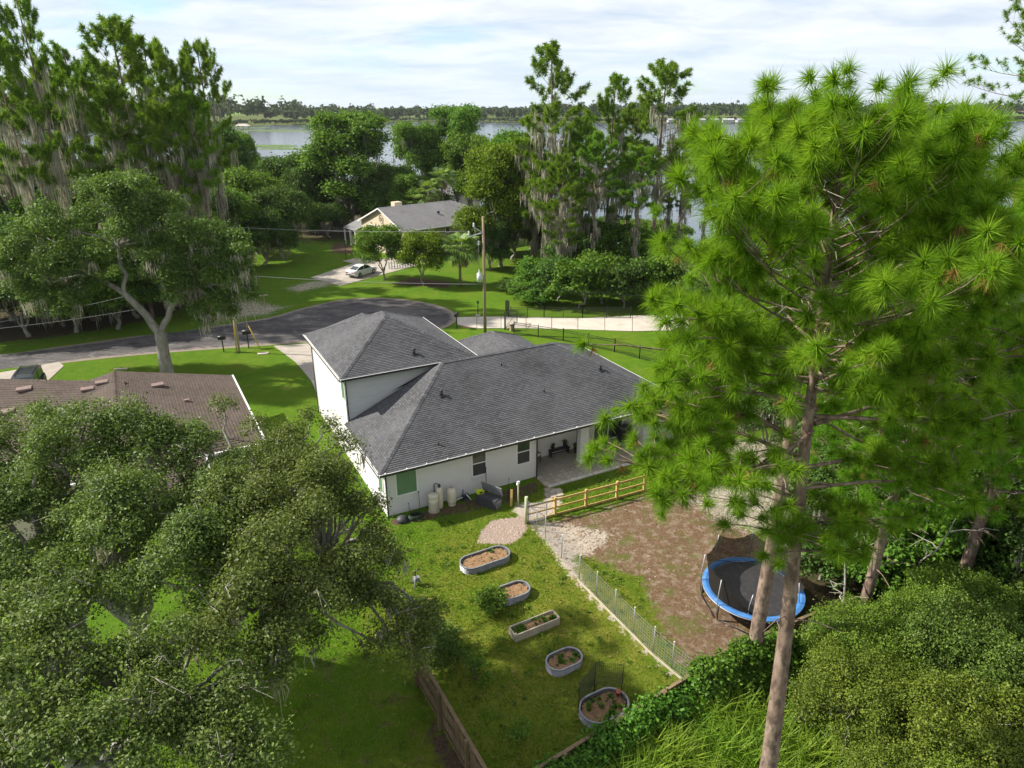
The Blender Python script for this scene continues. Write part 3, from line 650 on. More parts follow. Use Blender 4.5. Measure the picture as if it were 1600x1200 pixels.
# paved strip behind the patio: every paver a piece
patio = tag(MB().box((0, 0, .0), (8.6, 1.62, .04)).build('patio', MT['soil'], None, loc=hw(14.35, -.46, .0), rot=(0, 0, TH)), kind='structure')
pme = MB().box((0, 0, 0), (.405, .40, .05)).mesh('paver', MT['paver']); pme2 = MB().box((0, 0, 0), (.405, .30, .06)).mesh('paver', MT['paverlight'])
rng = random.Random(3)
for j in range(4):
    for i in range(20):
        du = 0 if j < 3 else .1
        o = link('paver', pme if j < 3 else pme2, patio, (-4.04+i*.425+du, .55-j*.42-(.0 if j < 3 else -.04), .035+rng.uniform(-.006, .006)), (rng.uniform(-.01, .01), rng.uniform(-.01, .01), rng.uniform(-.03, .03)))
for i, (u, v) in enumerate(((10.15, -1.75), (10.55, -1.8), (9.95, -2.15), (10.4, -2.2), (10.0, -1.45))):
    link('paver', pme, patio, (u-14.35, v+.46, .03), (0, 0, rng.uniform(-.2, .2)))
# things on the patio
ch = thing('patio_chair', 'dark metal chair with a pale cushion at the left end of the patio', 'chair', hw(11.0, 1.9, .10), TH+.3)
m_ = MB()
for a in (-.26, .26):
    for b in (-.24, .24): MB().box((a, b, .21), (.05, .05, .42)).build('leg', MT['black'], ch)
MB().box((0, 0, .44), (.6, .56, .05)).build('seat', MT['black'], ch); MB().box((0, -.01, .50), (.5, .46, .07)).build('cushion', MT['trimwhite'], ch)
m_ = MB(); m_.box((0, .27, .82), (.6, .05, .08)); [m_.box((-.24+k*.12, .27, .62), (.035, .035, .36)) for k in range(5)]; m_.build('backrest', MT['black'], ch)
for a in (-.29, .29): MB().box((a, 0, .64), (.05, .5, .04)).build('armrest', MT['black'], ch)
be = thing('plant_bench', 'low dark bench against the patio back wall carrying potted plants', 'bench', hw(12.95, 2.02, .10), TH)
MB().box((0, 0, .44), (1.5, .36, .05)).build('seat', MT['black'], be)
for a in (-.68, .68): MB().box((a, 0, .21), (.06, .32, .42)).build('leg', MT['black'], be)
MB().box((0, 0, .2), (1.3, .05, .05)).build('stretcher', MT['black'], be)
def pot_plant(p, s, label, seed, rz=0):
    t = thing('potted_plant', label, 'plant', p, rz); rr = random.Random(seed)
    MB().lathe([(.09*s, 0), (.13*s, .2*s), (.14*s, .22*s)], 12).build('pot', MT['darkplastic'], t)
    mb = MB()
    for k in range(26):
        a, e, l = rr.uniform(0, 6.28), rr.uniform(.5, 1.4), rr.uniform(.2, .42)*s
        d = Vector((math.cos(a)*math.cos(e), math.sin(a)*math.cos(e), math.sin(e))); b = Vector((0, 0, .2*s)); sdv = d.cross(Vector((0, 0, 1))).normalized()*.05*s
        mb.face([b, b+d*l*.6+sdv, b+d*l+Vector((0, 0, -.05*s)), b+d*l*.6-sdv])
    mb.build('leaves', MT['leaf_dark'], t)
pot_plant(hw(12.45, 2.02, .57), 1.0, 'leafy pot plant on the left end of the patio bench', 1); pot_plant(hw(13.4, 2.0, .57), 1.1, 'leafy pot plant on the right end of the patio bench', 2)
pot_plant(hw(14.1, 1.7, .10), 1.5, 'larger pot plant on the patio floor behind the white column', 3); pot_plant(hw(14.6, 1.2, .10), .8, 'small pot plant on the slab right of the white column', 4)
gr = thing('barbecue_grill', 'black covered grill beside the sliding glass door', 'grill', hw(18.1, 1.7, .10), TH)
MB().box((0, 0, .45), (.9, .5, .85)).build('cabinet', MT['black'], gr); MB().tube([(-.42, 0, .93), (.42, 0, .93)], .24, 12).build('lid', MT['darkplastic'], gr)
for a in (-.35, .35): MB().tube([(a-.03, .2, .06), (a+.03, .2, .06)], .06, 10).build('wheel', MT['black'], gr)

# ------------------------------------------------------------------ brown roofed house on the left
BT = math.radians(29.3); BO = Vector((-15.0, 37.0, 0))
bh = thing('house', 'low house with brown shingle roof and pinkish vent boxes, half hidden by the near oaks', 'house', BO, BT)
def bw(u, v, z=0.0): return BO+Vector((u*math.cos(BT)-v*math.sin(BT), u*math.sin(BT)+v*math.cos(BT), z))
mb = MB()
zr = 4.75
roof_face(mb, (0, 0, 3), (0, 12.7, 3), (-7.5, 3.6, zr), (-7.5, 12.7, zr), row=.2, lift=.022)
roof_face(mb, (-15, 12.7, 3), (-15, 0, 3), (-7.5, 12.7, zr), (-7.5, 3.6, zr), row=.2, lift=.022)
roof_face(mb, (-15, 0, 3), (0, 0, 3), (-7.5, 3.6, zr), (-7.5, 3.6, zr), row=.2, lift=.022)
def bl_(x, y, z): d = Vector((x, y, 0))-BO; c, s_ = math.cos(BT), math.sin(BT); return (c*d.x+s_*d.y, -s_*d.x+c*d.y, z)
LR0, LR1 = bl_(-26.0, 42.5, 4.72), bl_(-52.0, 43.9, 4.72)
roof_face(mb, bl_(-52, 35.4, 3.0), bl_(-22.0, 34.0, 3.0), LR1, LR0, row=.2, lift=.022); roof_face(mb, bl_(-28, 46.6, 3.0), bl_(-52, 48.0, 3.0), LR0, LR1, row=.2, lift=.022)
cap_line(mb, LR0, LR1); cap_line(mb, (-7.5, 3.6, zr), (-7.5, 12.7, zr)); cap_line(mb, (0, 0, 3), (-7.5, 3.6, zr)); cap_line(mb, (-15, 0, 3), (-7.5, 3.6, zr))
mb.build('roof', MT['shingle_brown'], bh)
mb = MB(); roof_face(mb, (-8.0, -3.2, 2.55), (-3.4, -3.2, 2.55), (-8.0, .2, 3.05), (-3.4, .2, 3.05), row=.2, lift=.022); mb.build('porch_roof', MT['shingle_brown'], bh)
for p, q, o in (((0, -.1, 3), (0, 12.7, 3), (1, 0, 0)), ((-15, 0, 3), (0, 0, 3), (0, -1, 0)), ((-8, -3.2, 2.55), (-3.4, -3.2, 2.55), (0, -1, 0)), ((-3.4, -3.2, 2.55), (-3.4, 0, 2.95), (1, 0, 0))):
    m_ = MB(); a, b, o = Vector(p), Vector(q), Vector(o); m_.bar(a+o*.06+Vector((0, 0, -.03)), b+o*.06+Vector((0, 0, -.03)), .11, .12); m_.build('gutter', MT['trimwhite'], bh)
wall_box(-14.5, -.5, .5, 12.2, -.1, 2.97, MT['beige'], 'wall', bh); lw_ = MB().prism([bl_(-51.5, 36, 0)[:2], bl_(-26, 34.8, 0)[:2], bl_(-27, 46.0, 0)[:2], bl_(-51.5, 47.2, 0)[:2]], -.1, 2.95); lw_.build('wall', MT['beige'], bh)
for x in (-7.9, -3.5): MB().box((x, -3.0, 1.2), (.12, .12, 2.5)).build('porch_post', MT['trimwhite'], bh)
window(bh, 'u', -1.6, 1.0, 1.2, 1.2, .5, -1, MT['glass'])
for px, py, s in ((7, 634, 1.15), (38, 610, 1.15), (137, 610, 1.0), (160, 603, 1.0), (246, 601, 1.0), (290, 617, .45)):
    p = G(px, py, 4.3 if px > 200 else 4.45); u, v, z = bl_(p.x, p.y, p.z)
    if px > 200: z = 3+min(1.7, max(0, -u/7.5*1.75))
    else: z = 3+1.72*(p.y-34.6)/8.4
    m_ = MB(); m_.box((u, v, z+.13), (.75*s, .55*s, .10*s)); m_.box((u, v, z+.02), (.5*s, .4*s, .22*s)); m_.build('roof_vent', MT['pvent'], bh)

# ------------------------------------------------------------------ beige gabled house across the turning circle
CT = math.radians(40); CO = Vector((-16.4, 104.0, 0))
ch_ = thing('house', 'beige gabled house with grey roof behind the two round trees and the white car', 'house', CO, CT)
wall_box(0, .25, 0, 13, -.2, 4.4, MT['beige'], 'gable_wall', ch_)
mb = MB(); mb.face([(0, 0, 4.4), (0, 6.5, 6.95), (0, 13, 4.4)]); mb.face([(.25, 0, 4.4), (.25, 13, 4.4), (.25, 6.5, 6.95)]); mb.build('gable', MT['beige'], ch_)
wall_box(.26, 20, 0, .25, -.2, 4.4, MT['olive'], 'wall', ch_); wall_box(.26, 20, 12.75, 13, -.2, 4.4, MT['olive'], 'wall', ch_); wall_box(19.75, 20, .26, 12.74, -.2, 4.39, MT['olive'], 'wall', ch_)
hip_roof('roof', ch_, -.45, 20.4, -.45, 13.45, 4.3, .39, MT['shingle_grey'], 'u', gable=(True, False))
for sgn in (0, 1):
    y0, y1 = (-.45, 6.5) if sgn == 0 else (13.45, 6.5); MB().bar((-.47, y0, 4.22), (-.47, y1, 6.93), .03, .2).build('barge_board', MT['trimwhite'], ch_)
MB().bar((-.45, -.48, 4.24), (20.4, -.48, 4.24), .03, .16).build('fascia', MT['trimwhite'], ch_)
for c, w, z in ((9.3, 2.0, 2.5), (3.4, 2.2, 2.3)):
    f = window(ch_, 'v', c, w, 1.5, z, 0, -1, MT['glass'], hung=False)
    m_ = MB()
    for k in (1, 2): m_.box((-.03, c-w/2+w*k/3, z+.75), (.05, .06, 1.5))
    m_.box((-.03, c, z+.9), (.052, w, .05)); m_.build('muntin', MT['trimwhite'], f)
for c in (2.0, 4.9, 8.1, 11.6, 14.6): window(ch_, 'u', c, .75, .8, 3.2, 0, -1, MT['glass'], hung=False)
m_ = MB()
for k in range(24):
    a, b = k*math.pi/12, (k+1)*math.pi/12
    m_.bar((-.03, 6.4+.62*math.cos(a), 5.3+.62*math.sin(a)), (-.03, 6.4+.62*math.cos(b), 5.3+.62*math.sin(b)), .05, .07, up=(1, 0, 0))
for k in range(5):
    a, b = math.pi/2+k*4*math.pi/5, math.pi/2+(k+1)*4*math.pi/5
    m_.bar((-.03, 6.4+.42*math.cos(a), 5.3+.42*math.sin(a)), (-.03, 6.4+.42*math.cos(b), 5.3+.42*math.sin(b)), .05, .05, up=(1, 0, 0))
m_.build('star_ornament', MT['olive'], ch_)
wall_box(-.3, 3.0, 13.3, 16.8, -.2, 2.7, MT['beige'], 'porch_wall', ch_)
mb = MB(); roof_face(mb, (-1.2, 17.6, 2.7), (-1.2, 13.2, 2.7), (2.6, 17.6, 4.1), (2.6, 13.2, 4.1), row=.2); mb.build('porch_roof', MT['shingle_grey'], ch_)
for v in (13.6, 15.4, 17.3): MB().box((-1.0, v, 1.2), (.16, .16, 2.9)).build('porch_post', MT['trimwhite'], ch_)
window(ch_, 'v', 15.2, 1.6, 1.5, .8, -.3, -1, MT['glass'], hung=False)
wall_box(5, 6.4, 10.5, 11.7, 4.5, 7.0, MT['beige'], 'chimney', ch_)
gd = MB(); gd.box((-.03, 3.3, 1.05), (.06, 4.4, 2.1)); gd.build('garage_door', MT['trimwhite'], ch_)
MB().box((8.5, 3.0, 5.95), (.3, .3, .35)).build('roof_vent', MT['black'], ch_)
# low white picket at the drive's end and post lamp
fe = thing('picket_fence', 'short white picket fence at the end of the drive beside the car', 'fence', G(625, 419), math.radians(25))
for k in range(9): MB().box((-1.6+k*.4, 0, .55), (.16, .05, 1.1)).build('picket', MT['white'], fe)
for z in (.3, .85): MB().box((0, .05, z), (3.4, .04, .08)).build('rail', MT['white'], fe)
lp = thing('post_lamp', 'dark garden lamp post on the lawn left of the beige house', 'lamp', G(541, 406))
MB().tube([(0, 0, 0), (0, 0, 2.5)], .05, 8).build('post', MT['black'], lp); MB().lathe([(.08, 2.5), (.17, 2.62), (.17, 2.9), (.05, 3.05)], 8).build('lantern', MT['black'], lp)
# houses by the lake, small behind the trees
def small_house(p, rz, w, d, h, label, wall, roof):
    t = thing('house', label, 'house', p, rz)
    MB().box((0, 0, h/2), (w, d, h)).build('wall', wall, t); hip_roof('roof', t, -w/2-.4, w/2+.4, -d/2-.4, d/2+.4, h, .42, roof, 'u')
    for k in range(3): window(t, 'u', -w/3+k*w/3, 1.2, 1.3, 1.0, -d/2, -1, MT['glass'], hung=False)
small_house(W(500, 305, 150)*Vector((1, 1, 0)) if False else Vector((-45, 152, 0)), .35, 15, 10, 3.4, 'pale house with brown roof glimpsed between dark trees near the lake', MT['stucco'], MT['shingle_brown'])
small_house(Vector((-14, 160, 0)), .1, 13, 9, 3.4, 'white house with grey roof glimpsed above the beige house roof', MT['stucco'], MT['shingle_grey'])
small_house(Vector((-85, 128, 0)), .8, 14, 9, 3.2, 'grey walled house behind the tall pines at the left edge', MT['stucco'], MT['shingle_grey'])

# ------------------------------------------------------------------ vehicles
def car(name, label, cat, loc, rz, paint, prof, width, wheels, wr_, glassw):
    """prof: stations (x, z_bottom, z_belt, z_top or None); body loft + glasshouse loft + roof"""
    t = thing(name, label, cat, loc, rz); w = width/2
    mb = MB(); rows = []
    for x, zb, zl, zt, k in prof:
        hwid = w*k; rows.append([(x, -hwid*.96, zb), (x, -hwid, (zb+zl)*.5), (x, -hwid*.95, zl-.03), (x, -hwid*.86, zl), (x, 0, zl+.03), (x, hwid*.86, zl), (x, hwid*.95, zl-.03), (x, hwid, (zb+zl)*.5), (x, hwid*.96, zb)])
    for a, b in zip(rows, rows[1:]):
        for i in range(8): mb.face([a[i], b[i], b[i+1], a[i+1]], 0, smooth=True)
    for r, rev in ((rows[0], False), (rows[-1], True)): mb.face(r if rev else r[::-1])
    import bmesh
    me = mb.mesh('body', paint); bm = bmesh.new(); bm.from_mesh(me); bmesh.ops.remove_doubles(bm, verts=bm.verts, dist=.0005); bmesh.ops.recalc_face_normals(bm, faces=bm.faces); bm.to_mesh(me); bm.free()
    link('body', me, t)
    gl, rf = MB(), MB(); g = [(x, zl, zt, k) for x, zb, zl, zt, k in prof if zt]
    for (x0, l0, t0, k0), (x1, l1, t1, k1) in zip(g, g[1:]):
        for s in (1, -1):
            a, b = (x0, s*w*k0*.85, l0), (x1, s*w*k1*.85, l1); c, d = (x1, s*w*k1*glassw, t1), (x0, s*w*k0*glassw, t0)
            gl.face([a, b, c, d] if s < 0 else [a, d, c, b], smooth=False)
        slope = abs(t1-t0)/(x1-x0)
        q = [(x0, -w*k0*glassw, t0), (x1, -w*k1*glassw, t1), (x1, w*k1*glassw, t1), (x0, w*k0*glassw, t0)]
        (gl if slope > .27 else rf).face(q)
        if slope <= .27:
            for s in (1, -1): rf.bar((x0, s*w*k0*glassw, t0+.004), (x1, s*w*k1*glassw, t1+.004), .06, .03)
        else:
            for s in (1, -1): rf.bar((x0, s*w*k0*(glassw+.01), t0+.006), (x1, s*w*k1*(glassw+.01), t1+.006), .07, .03)
    mid = [x for x, l, tt, k in g]; xm = (mid[0]+mid[-1])/2-.1; tm = max(tt for x, l, tt, k in g); lm = g[len(g)//2][1]
    for s in (1, -1): rf.bar((xm, s*w*.86, lm), (xm, s*w*(glassw+.01), tm-.02), .07, .03, up=(0, 1, 0))
    gl.build('window', MT['glass'], t); rf.build('roof', paint, t)
    for x in wheels:
        for s in (1, -1):
            o = MB().tube([(x, s*(w-.2), wr_), (x, s*(w+.012), wr_)], wr_, 18, smooth=False).build('wheel', MT['tyre'], t)
            MB().tube([(x, s*(w+.0), wr_), (x, s*(w+.022), wr_)], wr_*.64, 14, smooth=False).build('rim', MT['rim'], o)
    x0, x1 = prof[0][0], prof[-1][0]
    for s in (1, -1):
        MB().box((x0+.01, s*w*.6, prof[0][2]-.16), (.06, w*.46, .11)).build('tail_light', MT['redlamp'], t); MB().box((x1-.03, s*w*.62, prof[-1][2]-.10), (.08, w*.4, .10)).build('headlight', MT['rim'], t)
        MB().box((g[-1][0]-.35, s*(w+.05), g[-1][1]+.05), (.16, .16, .12)).build('mirror', paint, t)
    MB().box((x0, 0, prof[0][1]+.12), (.05, width*.8, .12)).build('bumper', MT['darkplastic'], t)
    MB().box((x0-.012, 0, prof[0][2]-.2), (.02, .5, .12)).build('number_plate', MT['white'], t)
    return t
sedan = [(-2.4, .38, .92, None, .84), (-2.3, .28, 1.0, None, .92), (-1.75, .22, 1.02, 1.04, .98), (-1.0, .2, .98, 1.36, 1), (-.2, .2, .95, 1.45, 1), (.45, .2, .93, 1.38, 1), (1.25, .2, .93, .96, .99), (1.9, .22, .84, None, .97), (2.25, .26, .74, None, .9), (2.4, .34, .64, None, .8)]
cpos = G(571, 430); cdir = G(600, 421)-cpos
car('sedan', 'white sedan parked on the concrete drive of the beige house', 'car', cpos+Vector((-.5, .1, .05)), math.atan2(cdir.y, cdir.x), MT['carwhite'], sedan, 1.86, (-1.4, 1.45), .34, .68)
suv = [(-2.35, .45, 1.0, None, .9), (-2.25, .32, 1.05, 1.72, .96), (-1.2, .28, 1.06, 1.86, 1), (.1, .28, 1.05, 1.86, 1), (.75, .28, 1.04, 1.80, 1), (1.45, .3, 1.06, 1.1, .98), (2.0, .34, 1.0, None, .95), (2.4, .42, .85, None, .86)]
st = car('suv', 'dark green boxy SUV with roof rack, parked behind the brown roof', 'car', Vector((-39.3, 51.2, .04)), math.radians(-68), MT['cardark'], suv, 1.84, (-1.45, 1.45), .37, .80)
rk = MB()
for s in (-.6, .6): rk.bar((-1.9, s, 1.93), (.5, s, 1.93), .05, .05)
for x in (-1.7, -1.2, -.7, -.2, .3): rk.bar((x, -.6, 1.94), (x, .6, 1.94), .05, .03)
rk.build('roof_rack', MT['black'], st)

# ------------------------------------------------------------------ poles, wires, mailboxes
up_ = thing('utility_pole', 'tall timber utility pole with a transformer, standing on the lawn behind the white house', 'utility pole', G(758, 522))
PB = G(758, 522); ph = W(755, 338, PB.y).z
MB().tube([(0, 0, -.3), (0, 0, ph*.5), (-.03, 0, ph)], [.17, .145, .115], 10).build('pole', MT['polewood'], up_)
m_ = MB(); m_.tube([(-.5, .05, ph*.46), (-.5, .05, ph*.46+.85)], .24, 14); m_.tube([(-.5, .05, ph*.46+.85), (-.5, .05, ph*.46+.92)], [.24, .12], 14); m_.box((-.22, .0, ph*.46+.45), (.3, .12, .3)); o = m_.build('transformer', MT['tranny'], up_)
MB().lathe([(.05, 0), (.07, .06), (.04, .1), (.07, .16), (.04, .22), (.03, .34)], 8, c=(-.5, .05, ph*.46+.92)).build('bushing', MT['white'], o)
m_ = MB(); m_.bar((-1.5, .1, ph-2.0), (0, .1, ph-1.55), .08, .1); m_.bar((-.9, .1, ph-1.1), (0, .1, ph-1.6), .06, .06); m_.build('bracket_arm', MT['tranny'], up_)
for x, z in ((-1.45, ph-1.85), (-.95, ph-1.05), (-.5, ph-2.8)):
    MB().lathe([(.04, 0), (.11, .07), (.05, .13), (.11, .2), (.05, .27), (.09, .33), (.03, .42)], 10, c=(x, .1, z)).build('insulator', MT['white'], up_)
MB().tube([(-.95, .1, ph-1.0), (-.75, .1, ph-1.9), (-.55, .06, ph-2.7), (-.5, .06, ph*.46+1.3)], .02, 5).build('lead_wire', MT['wire'], up_)
p2 = thing('utility_pole', 'leaning pale pole with a yellow guy sleeve beside the mailboxes by the road', 'utility pole', G(374, 551))
q2 = W(362, 462, G(374, 551).y)-G(374, 551)
MB().tube([(0, 0, -.2), q2, q2*1.25], [.11, .09, .08], 9).build('pole', MT['greywood'], p2)
MB().tube([(-.35, .25, 0), q2*.62+Vector((-.12, 0, 0))], .06, 6).build('guy_sleeve', MT['yellow'], p2)
gy_ = thing('guy_wire', 'yellow sleeved guy wire anchored in the lawn by the driveway', 'guy wire', G(407, 546))
q3 = W(388, 509, G(407, 546).y)-G(407, 546)
MB().tube([(0, 0, 0), q3], .05, 6).build('sleeve', MT['yellow'], gy_); MB().tube([q3, q3*2.6], .02, 5).build('cable', MT['wire'], gy_)
def wire(p, q, sag, r, label, mat='wire', n=24):
    pts = [p.lerp(q, k/n)+Vector((0, 0, -sag*4*(k/n)*(1-k/n))) for k in range(n+1)]
    tag(MB().tube(pts, r*.8, 5).build('power_line', MT[mat]), label, 'cable')
pt = PB+Vector((-1.45, .1, ph-1.45)); pm_ = PB+Vector((-.2, 0, ph*.44))
wire(pt, W(330, 356, PB.y+4)+Vector((0, 0, .2)), .25, .022, 'upper power line running left from the timber pole into the trees')
wire(pm_, W(300, 424, PB.y-3), .3, .025, 'lower cable running left from the transformer pole above the white car')
wire(W(-30, 508, 62), W(200, 462, 64), .15, .018, 'low cable sagging under the left oak, upper of two')
wire(W(-30, 516, 60), W(215, 483, 63), .15, .018, 'low cable sagging under the left oak, lower of two')
wire(PB+Vector((0, 0, ph*.44)), PB+Vector((40, -10, ph*.5)), .5, .02, 'thin cable running right from the timber pole behind the pine', 'dkwire')
def mailbox(px, py, label, s=1.0, rz=.3):
    t = thing('mailbox', label, 'mailbox', G(px, py), rz)
    MB().box((0, 0, .55*s), (.10, .10, 1.1*s)).build('post', MT['black'], t)
    b = MB(); b.bar((-.3*s, 0, 1.2*s), (.3*s, 0, 1.2*s), .26*s, .2*s); b.tube([(-.3*s, 0, 1.3*s), (.3*s, 0, 1.3*s)], .13*s, 12); b.build('box', MT['black'], t); MB().box((0, .14*s, 1.36*s), (.04, .015, .2)).build('flag', MT['redlamp'], t)
mailbox(350, 550, 'black mailbox on the lawn left of the leaning pale pole', 1.15); mailbox(389, 544, 'black mailbox on the lawn right of the leaning pale pole', 1.3); mailbox(714, 513, 'black mailbox at the right tip of the turning circle', 1.2, 1.4)
lg = thing('gate_keypad', 'thin black keypad post at the start of the pale concrete path', 'keypad', G(747, 493))
MB().tube([(0, 0, 0), (0, 0, 1.5)], .05, 8).build('post', MT['black'], lg); MB().box((0, -.04, 1.55), (.2, .1, .3)).build('keypad', MT['black'], lg); MB().box((0, 0, .05), (.5, .5, .1)).build('base', MT['conc_light'], lg)
sl_ = thing('street_sign', 'small bare T shaped signpost on the sandy verge across the road', 'signpost', G(415, 484), .5)
MB().box((0, 0, .85), (.09, .09, 1.7)).build('post', MT['greywood'], sl_); MB().box((0, 0, 1.72), (.9, .04, .12)).build('board', MT['greywood'], sl_)
mh = thing('utility_cover', 'pale concrete utility cover in the front lawn', 'cover', G(411, 553), .2); MB().box((0, 0, .04), (1.0, .5, .10)).build('lid', MT['conc_light'], mh)
mh = thing('plank', 'pale plank lying on the grass left of the big oak trunk', 'plank', G(189, 577), .15); MB().box((0, 0, .04), (1.1, .25, .08)).build('wood', MT['conc_light'], mh)

# ------------------------------------------------------------------ black aluminium fence and gate
def metal_fence(pts, label, h=1.25, post=2.4):
    t = thing('metal_fence', label, 'fence', pts[0])
    o = Vector(pts[0]); pk = MB()
    for a, b in zip(pts, pts[1:]):
        a, b = Vector(a)-o, Vector(b)-o; d = b-a; l = d.length; n = max(1, round(l/post))
        for i in range(n+1):
            p = a+d*i/n; q = MB(); q.box((p.x, p.y, h*.53), (.07, .07, h*1.06)); q.box((p.x, p.y, h*1.07), (.09, .09, .03)); q.build('post', MT['black'], t)
        for z in (.12, h*.80, h*.96): MB().bar(a+Vector((0, 0, z)), b+Vector((0, 0, z)), .03, .035).build('rail', MT['black'], t)
        k = int(l/.115)
        for i in range(k):
            p = a+d*(i+.5)/k; pk.box((p.x, p.y, h*.5), (.018, .018, h*.94))
    tag(pk.build('pickets', MT['black'], t), kind='stuff')
metal_fence([G(803, 521), G(880, 533), G(960, 550), G(1040, 572), G(1100, 592)], 'black picket fence along the grass just beyond the white house roof')
metal_fence([G(798, 497), G(850, 497), G(910, 497), G(985, 497)], 'black picket fence along the far side of the pale concrete path')
def drive_gate(p, ang, ln, label):
    t = thing('drive_gate', label, 'gate', p, ang)
    MB().box((0, 0, .95), (.12, .12, 1.9)).build('post', MT['black'], t)
    m_ = MB()
    for i in range(12):
        x = .2+i*(ln-.3)/11; hh = 1.2+.55*math.sin(math.pi*.5*(1-x/ln)); m_.box((x, 0, hh/2+.08), (.022, .022, hh))
    tag(m_.build('bars', MT['black'], t), kind='stuff')
    m_ = MB(); m_.bar((.12, 0, .15), (ln, 0, .15), .04, .05)
    pts = [(.12+i*(ln-.12)/8, 0, 1.28+.55*math.sin(math.pi*.5*(1-(i/8)))) for i in range(9)]
    for a, b in zip(pts, pts[1:]): m_.bar(a, b, .05, .05)
    m_.bar((ln, 0, .1), (ln, 0, 1.35), .05, .05); m_.bar((.12, 0, .2), (ln, 0, 1.25), .03, .04); m_.build('frame', MT['black'], t)
drive_gate(G(789, 515), math.radians(60), 2.6, 'open black arched gate leaf across the near edge of the path')
drive_gate(G(795, 496), math.radians(100), 2.2, 'open black arched gate leaf at the far edge of the path')
go = thing('gate_opener', 'small brown box of the gate opener standing by the path', 'gate opener', G(800, 517), .4); MB().box((0, 0, .3), (.4, .4, .6)).build('cabinet', MT['polewood'], go); MB().box((0, 0, .62), (.46, .46, .05)).build('lid', MT['black'], go)

# ------------------------------------------------------------------ back yard
def oval_bed(px, py, ln, wd, h, ang, label, seed, plants=0, z=0.0):
    t = thing('raised_bed', label, 'raised bed', G(px, py), ang); r = wd/2; s = ln/2-r; n = 14
    def outline(off):
        pts = []
        for k in range(n+1): a = -math.pi/2+math.pi*k/n; pts.append((s+(r+off)*math.cos(a), (r+off)*math.sin(a)))
        for k in range(n+1): a = math.pi/2+math.pi*k/n; pts.append((-s+(r+off)*math.cos(a), (r+off)*math.sin(a)))
        return pts
    mb = MB(); levels = 9
    for rows, o0 in ((range(levels), 0), ):
        prev = None
        for k in rows:
            zz = h*k/(levels-1); off = .024*math.cos(k*math.pi)
            cur = [(x, y, zz) for x, y in outline(off)]
            if prev:
                m = len(cur)
                for i in range(m): j = (i+1) % m; mb.face([prev[i], prev[j], cur[j], cur[i]], smooth=True)
            prev = cur
    a, b = outline(-.03), outline(-.03)
    m = len(a)
    for i in range(m): j = (i+1) % m; mb.face([(a[i][0], a[i][1], h), (a[i][0], a[i][1], 0), (a[j][0], a[j][1], 0), (a[j][0], a[j][1], h)])
    mb.build('wall', MT['galv'], t)
    rim = MB(); o1, o2 = outline(.03), outline(-.045)
    for i in range(m):
        j = (i+1) % m
        rim.face([(o1[i][0], o1[i][1], h+.02), (o1[j][0], o1[j][1], h+.02), (o2[j][0], o2[j][1], h+.02), (o2[i][0], o2[i][1], h+.02)]); rim.face([(o1[i][0], o1[i][1], h-.02), (o1[j][0], o1[j][1], h-.02), (o1[j][0], o1[j][1], h+.02), (o1[i][0], o1[i][1], h+.02)]); rim.face([(o2[j][0], o2[j][1], h-.02), (o2[i][0], o2[i][1], h-.02), (o2[i][0], o2[i][1], h+.02), (o2[j][0], o2[j][1], h+.02)])
    rim.build('rim', MT['galv'], t)
    soil_fill(t, lambda x, y: math.hypot(max(abs(x)-s, 0), y) < r-.05, ln/2, wd/2, h*.72, seed, plants)
    return t
def soil_fill(t, inside, hx, hy, z, seed, plants):
    rr = random.Random(seed); mb = MB(); st = .09
    nx_, ny_ = int(hx/st)+1, int(hy/st)+1; idx = {}
    for i in range(-nx_, nx_+1):
        for j in range(-ny_, ny_+1):
            if inside(i*st, j*st): idx[i, j] = len(mb.v); mb.v.append((i*st, j*st, z+rr.uniform(-.025, .03)))
    for (i, j) in idx:
        q = [(i, j), (i+1, j), (i+1, j+1), (i, j+1)]
        if all(k in idx for k in q): mb.f.append(tuple(idx[k] for k in q)); mb.m.append(0); mb.sm.append(True)
    for _ in range(int(hx*hy*90)):
        x, y = rr.uniform(-hx, hx), rr.uniform(-hy, hy)
        if inside(x*1.05, y*1.08):
            a = rr.uniform(0, 6.28); d = Vector((math.cos(a), math.sin(a), .25))*rr.uniform(.04, .1); e = Vector((-d.y, d.x, .0))*.35
            c = Vector((x, y, z+.02)); mb.face([c-d, c+e, c+d+Vector((0, 0, .02)), c-e])
    mb.build('soil', MT['soil'], t)
    for k in range(plants):
        for _ in range(40):
            x, y = rr.uniform(-hx, hx), rr.uniform(-hy, hy)
            if inside(x*1.15, y*1.2): break
        p = MB(); R = rr.uniform(.06, .16)
        for q in range(rr.randint(14, 30)):
            a, e, l = rr.uniform(0, 6.28), rr.uniform(.2, 1.4), R*rr.uniform(.6, 1.3)
            d = Vector((math.cos(a)*math.cos(e), math.sin(a)*math.cos(e), math.sin(e))); sv = Vector((-math.sin(a), math.cos(a), 0))*l*.3
            c = Vector((x, y, z)); p.face([c+d*l*.2, c+d*l*.7+sv, c+d*l*1.1-Vector((0, 0, l*.2)), c+d*l*.7-sv])
        p.build('seedling', MT['leaf_vine'], t)
BA = math.radians(29)
def bed_size(p, q, z=.45): a, b = G(*p, z), G(*q, z); return (b-a).length
oval_bed(758, 879, 2.75, 1.15, .35, BA, 'largest oval corrugated steel bed, bare soil, nearest the house', 1, 2)
oval_bed(801, 931, 1.75, 1.05, .35, BA, 'small oval corrugated steel bed partly hidden by the tomato bush', 2, 1)
oval_bed(881, 1039, 1.62, 1.0, .35, BA, 'small oval corrugated steel bed with seedlings, right of the wooden planter', 3, 11)
b5 = oval_bed(943, 1112, 2.05, 1.35, .35, BA, 'oval steel bed with netting on stakes, closest to the back fence', 4, 18)
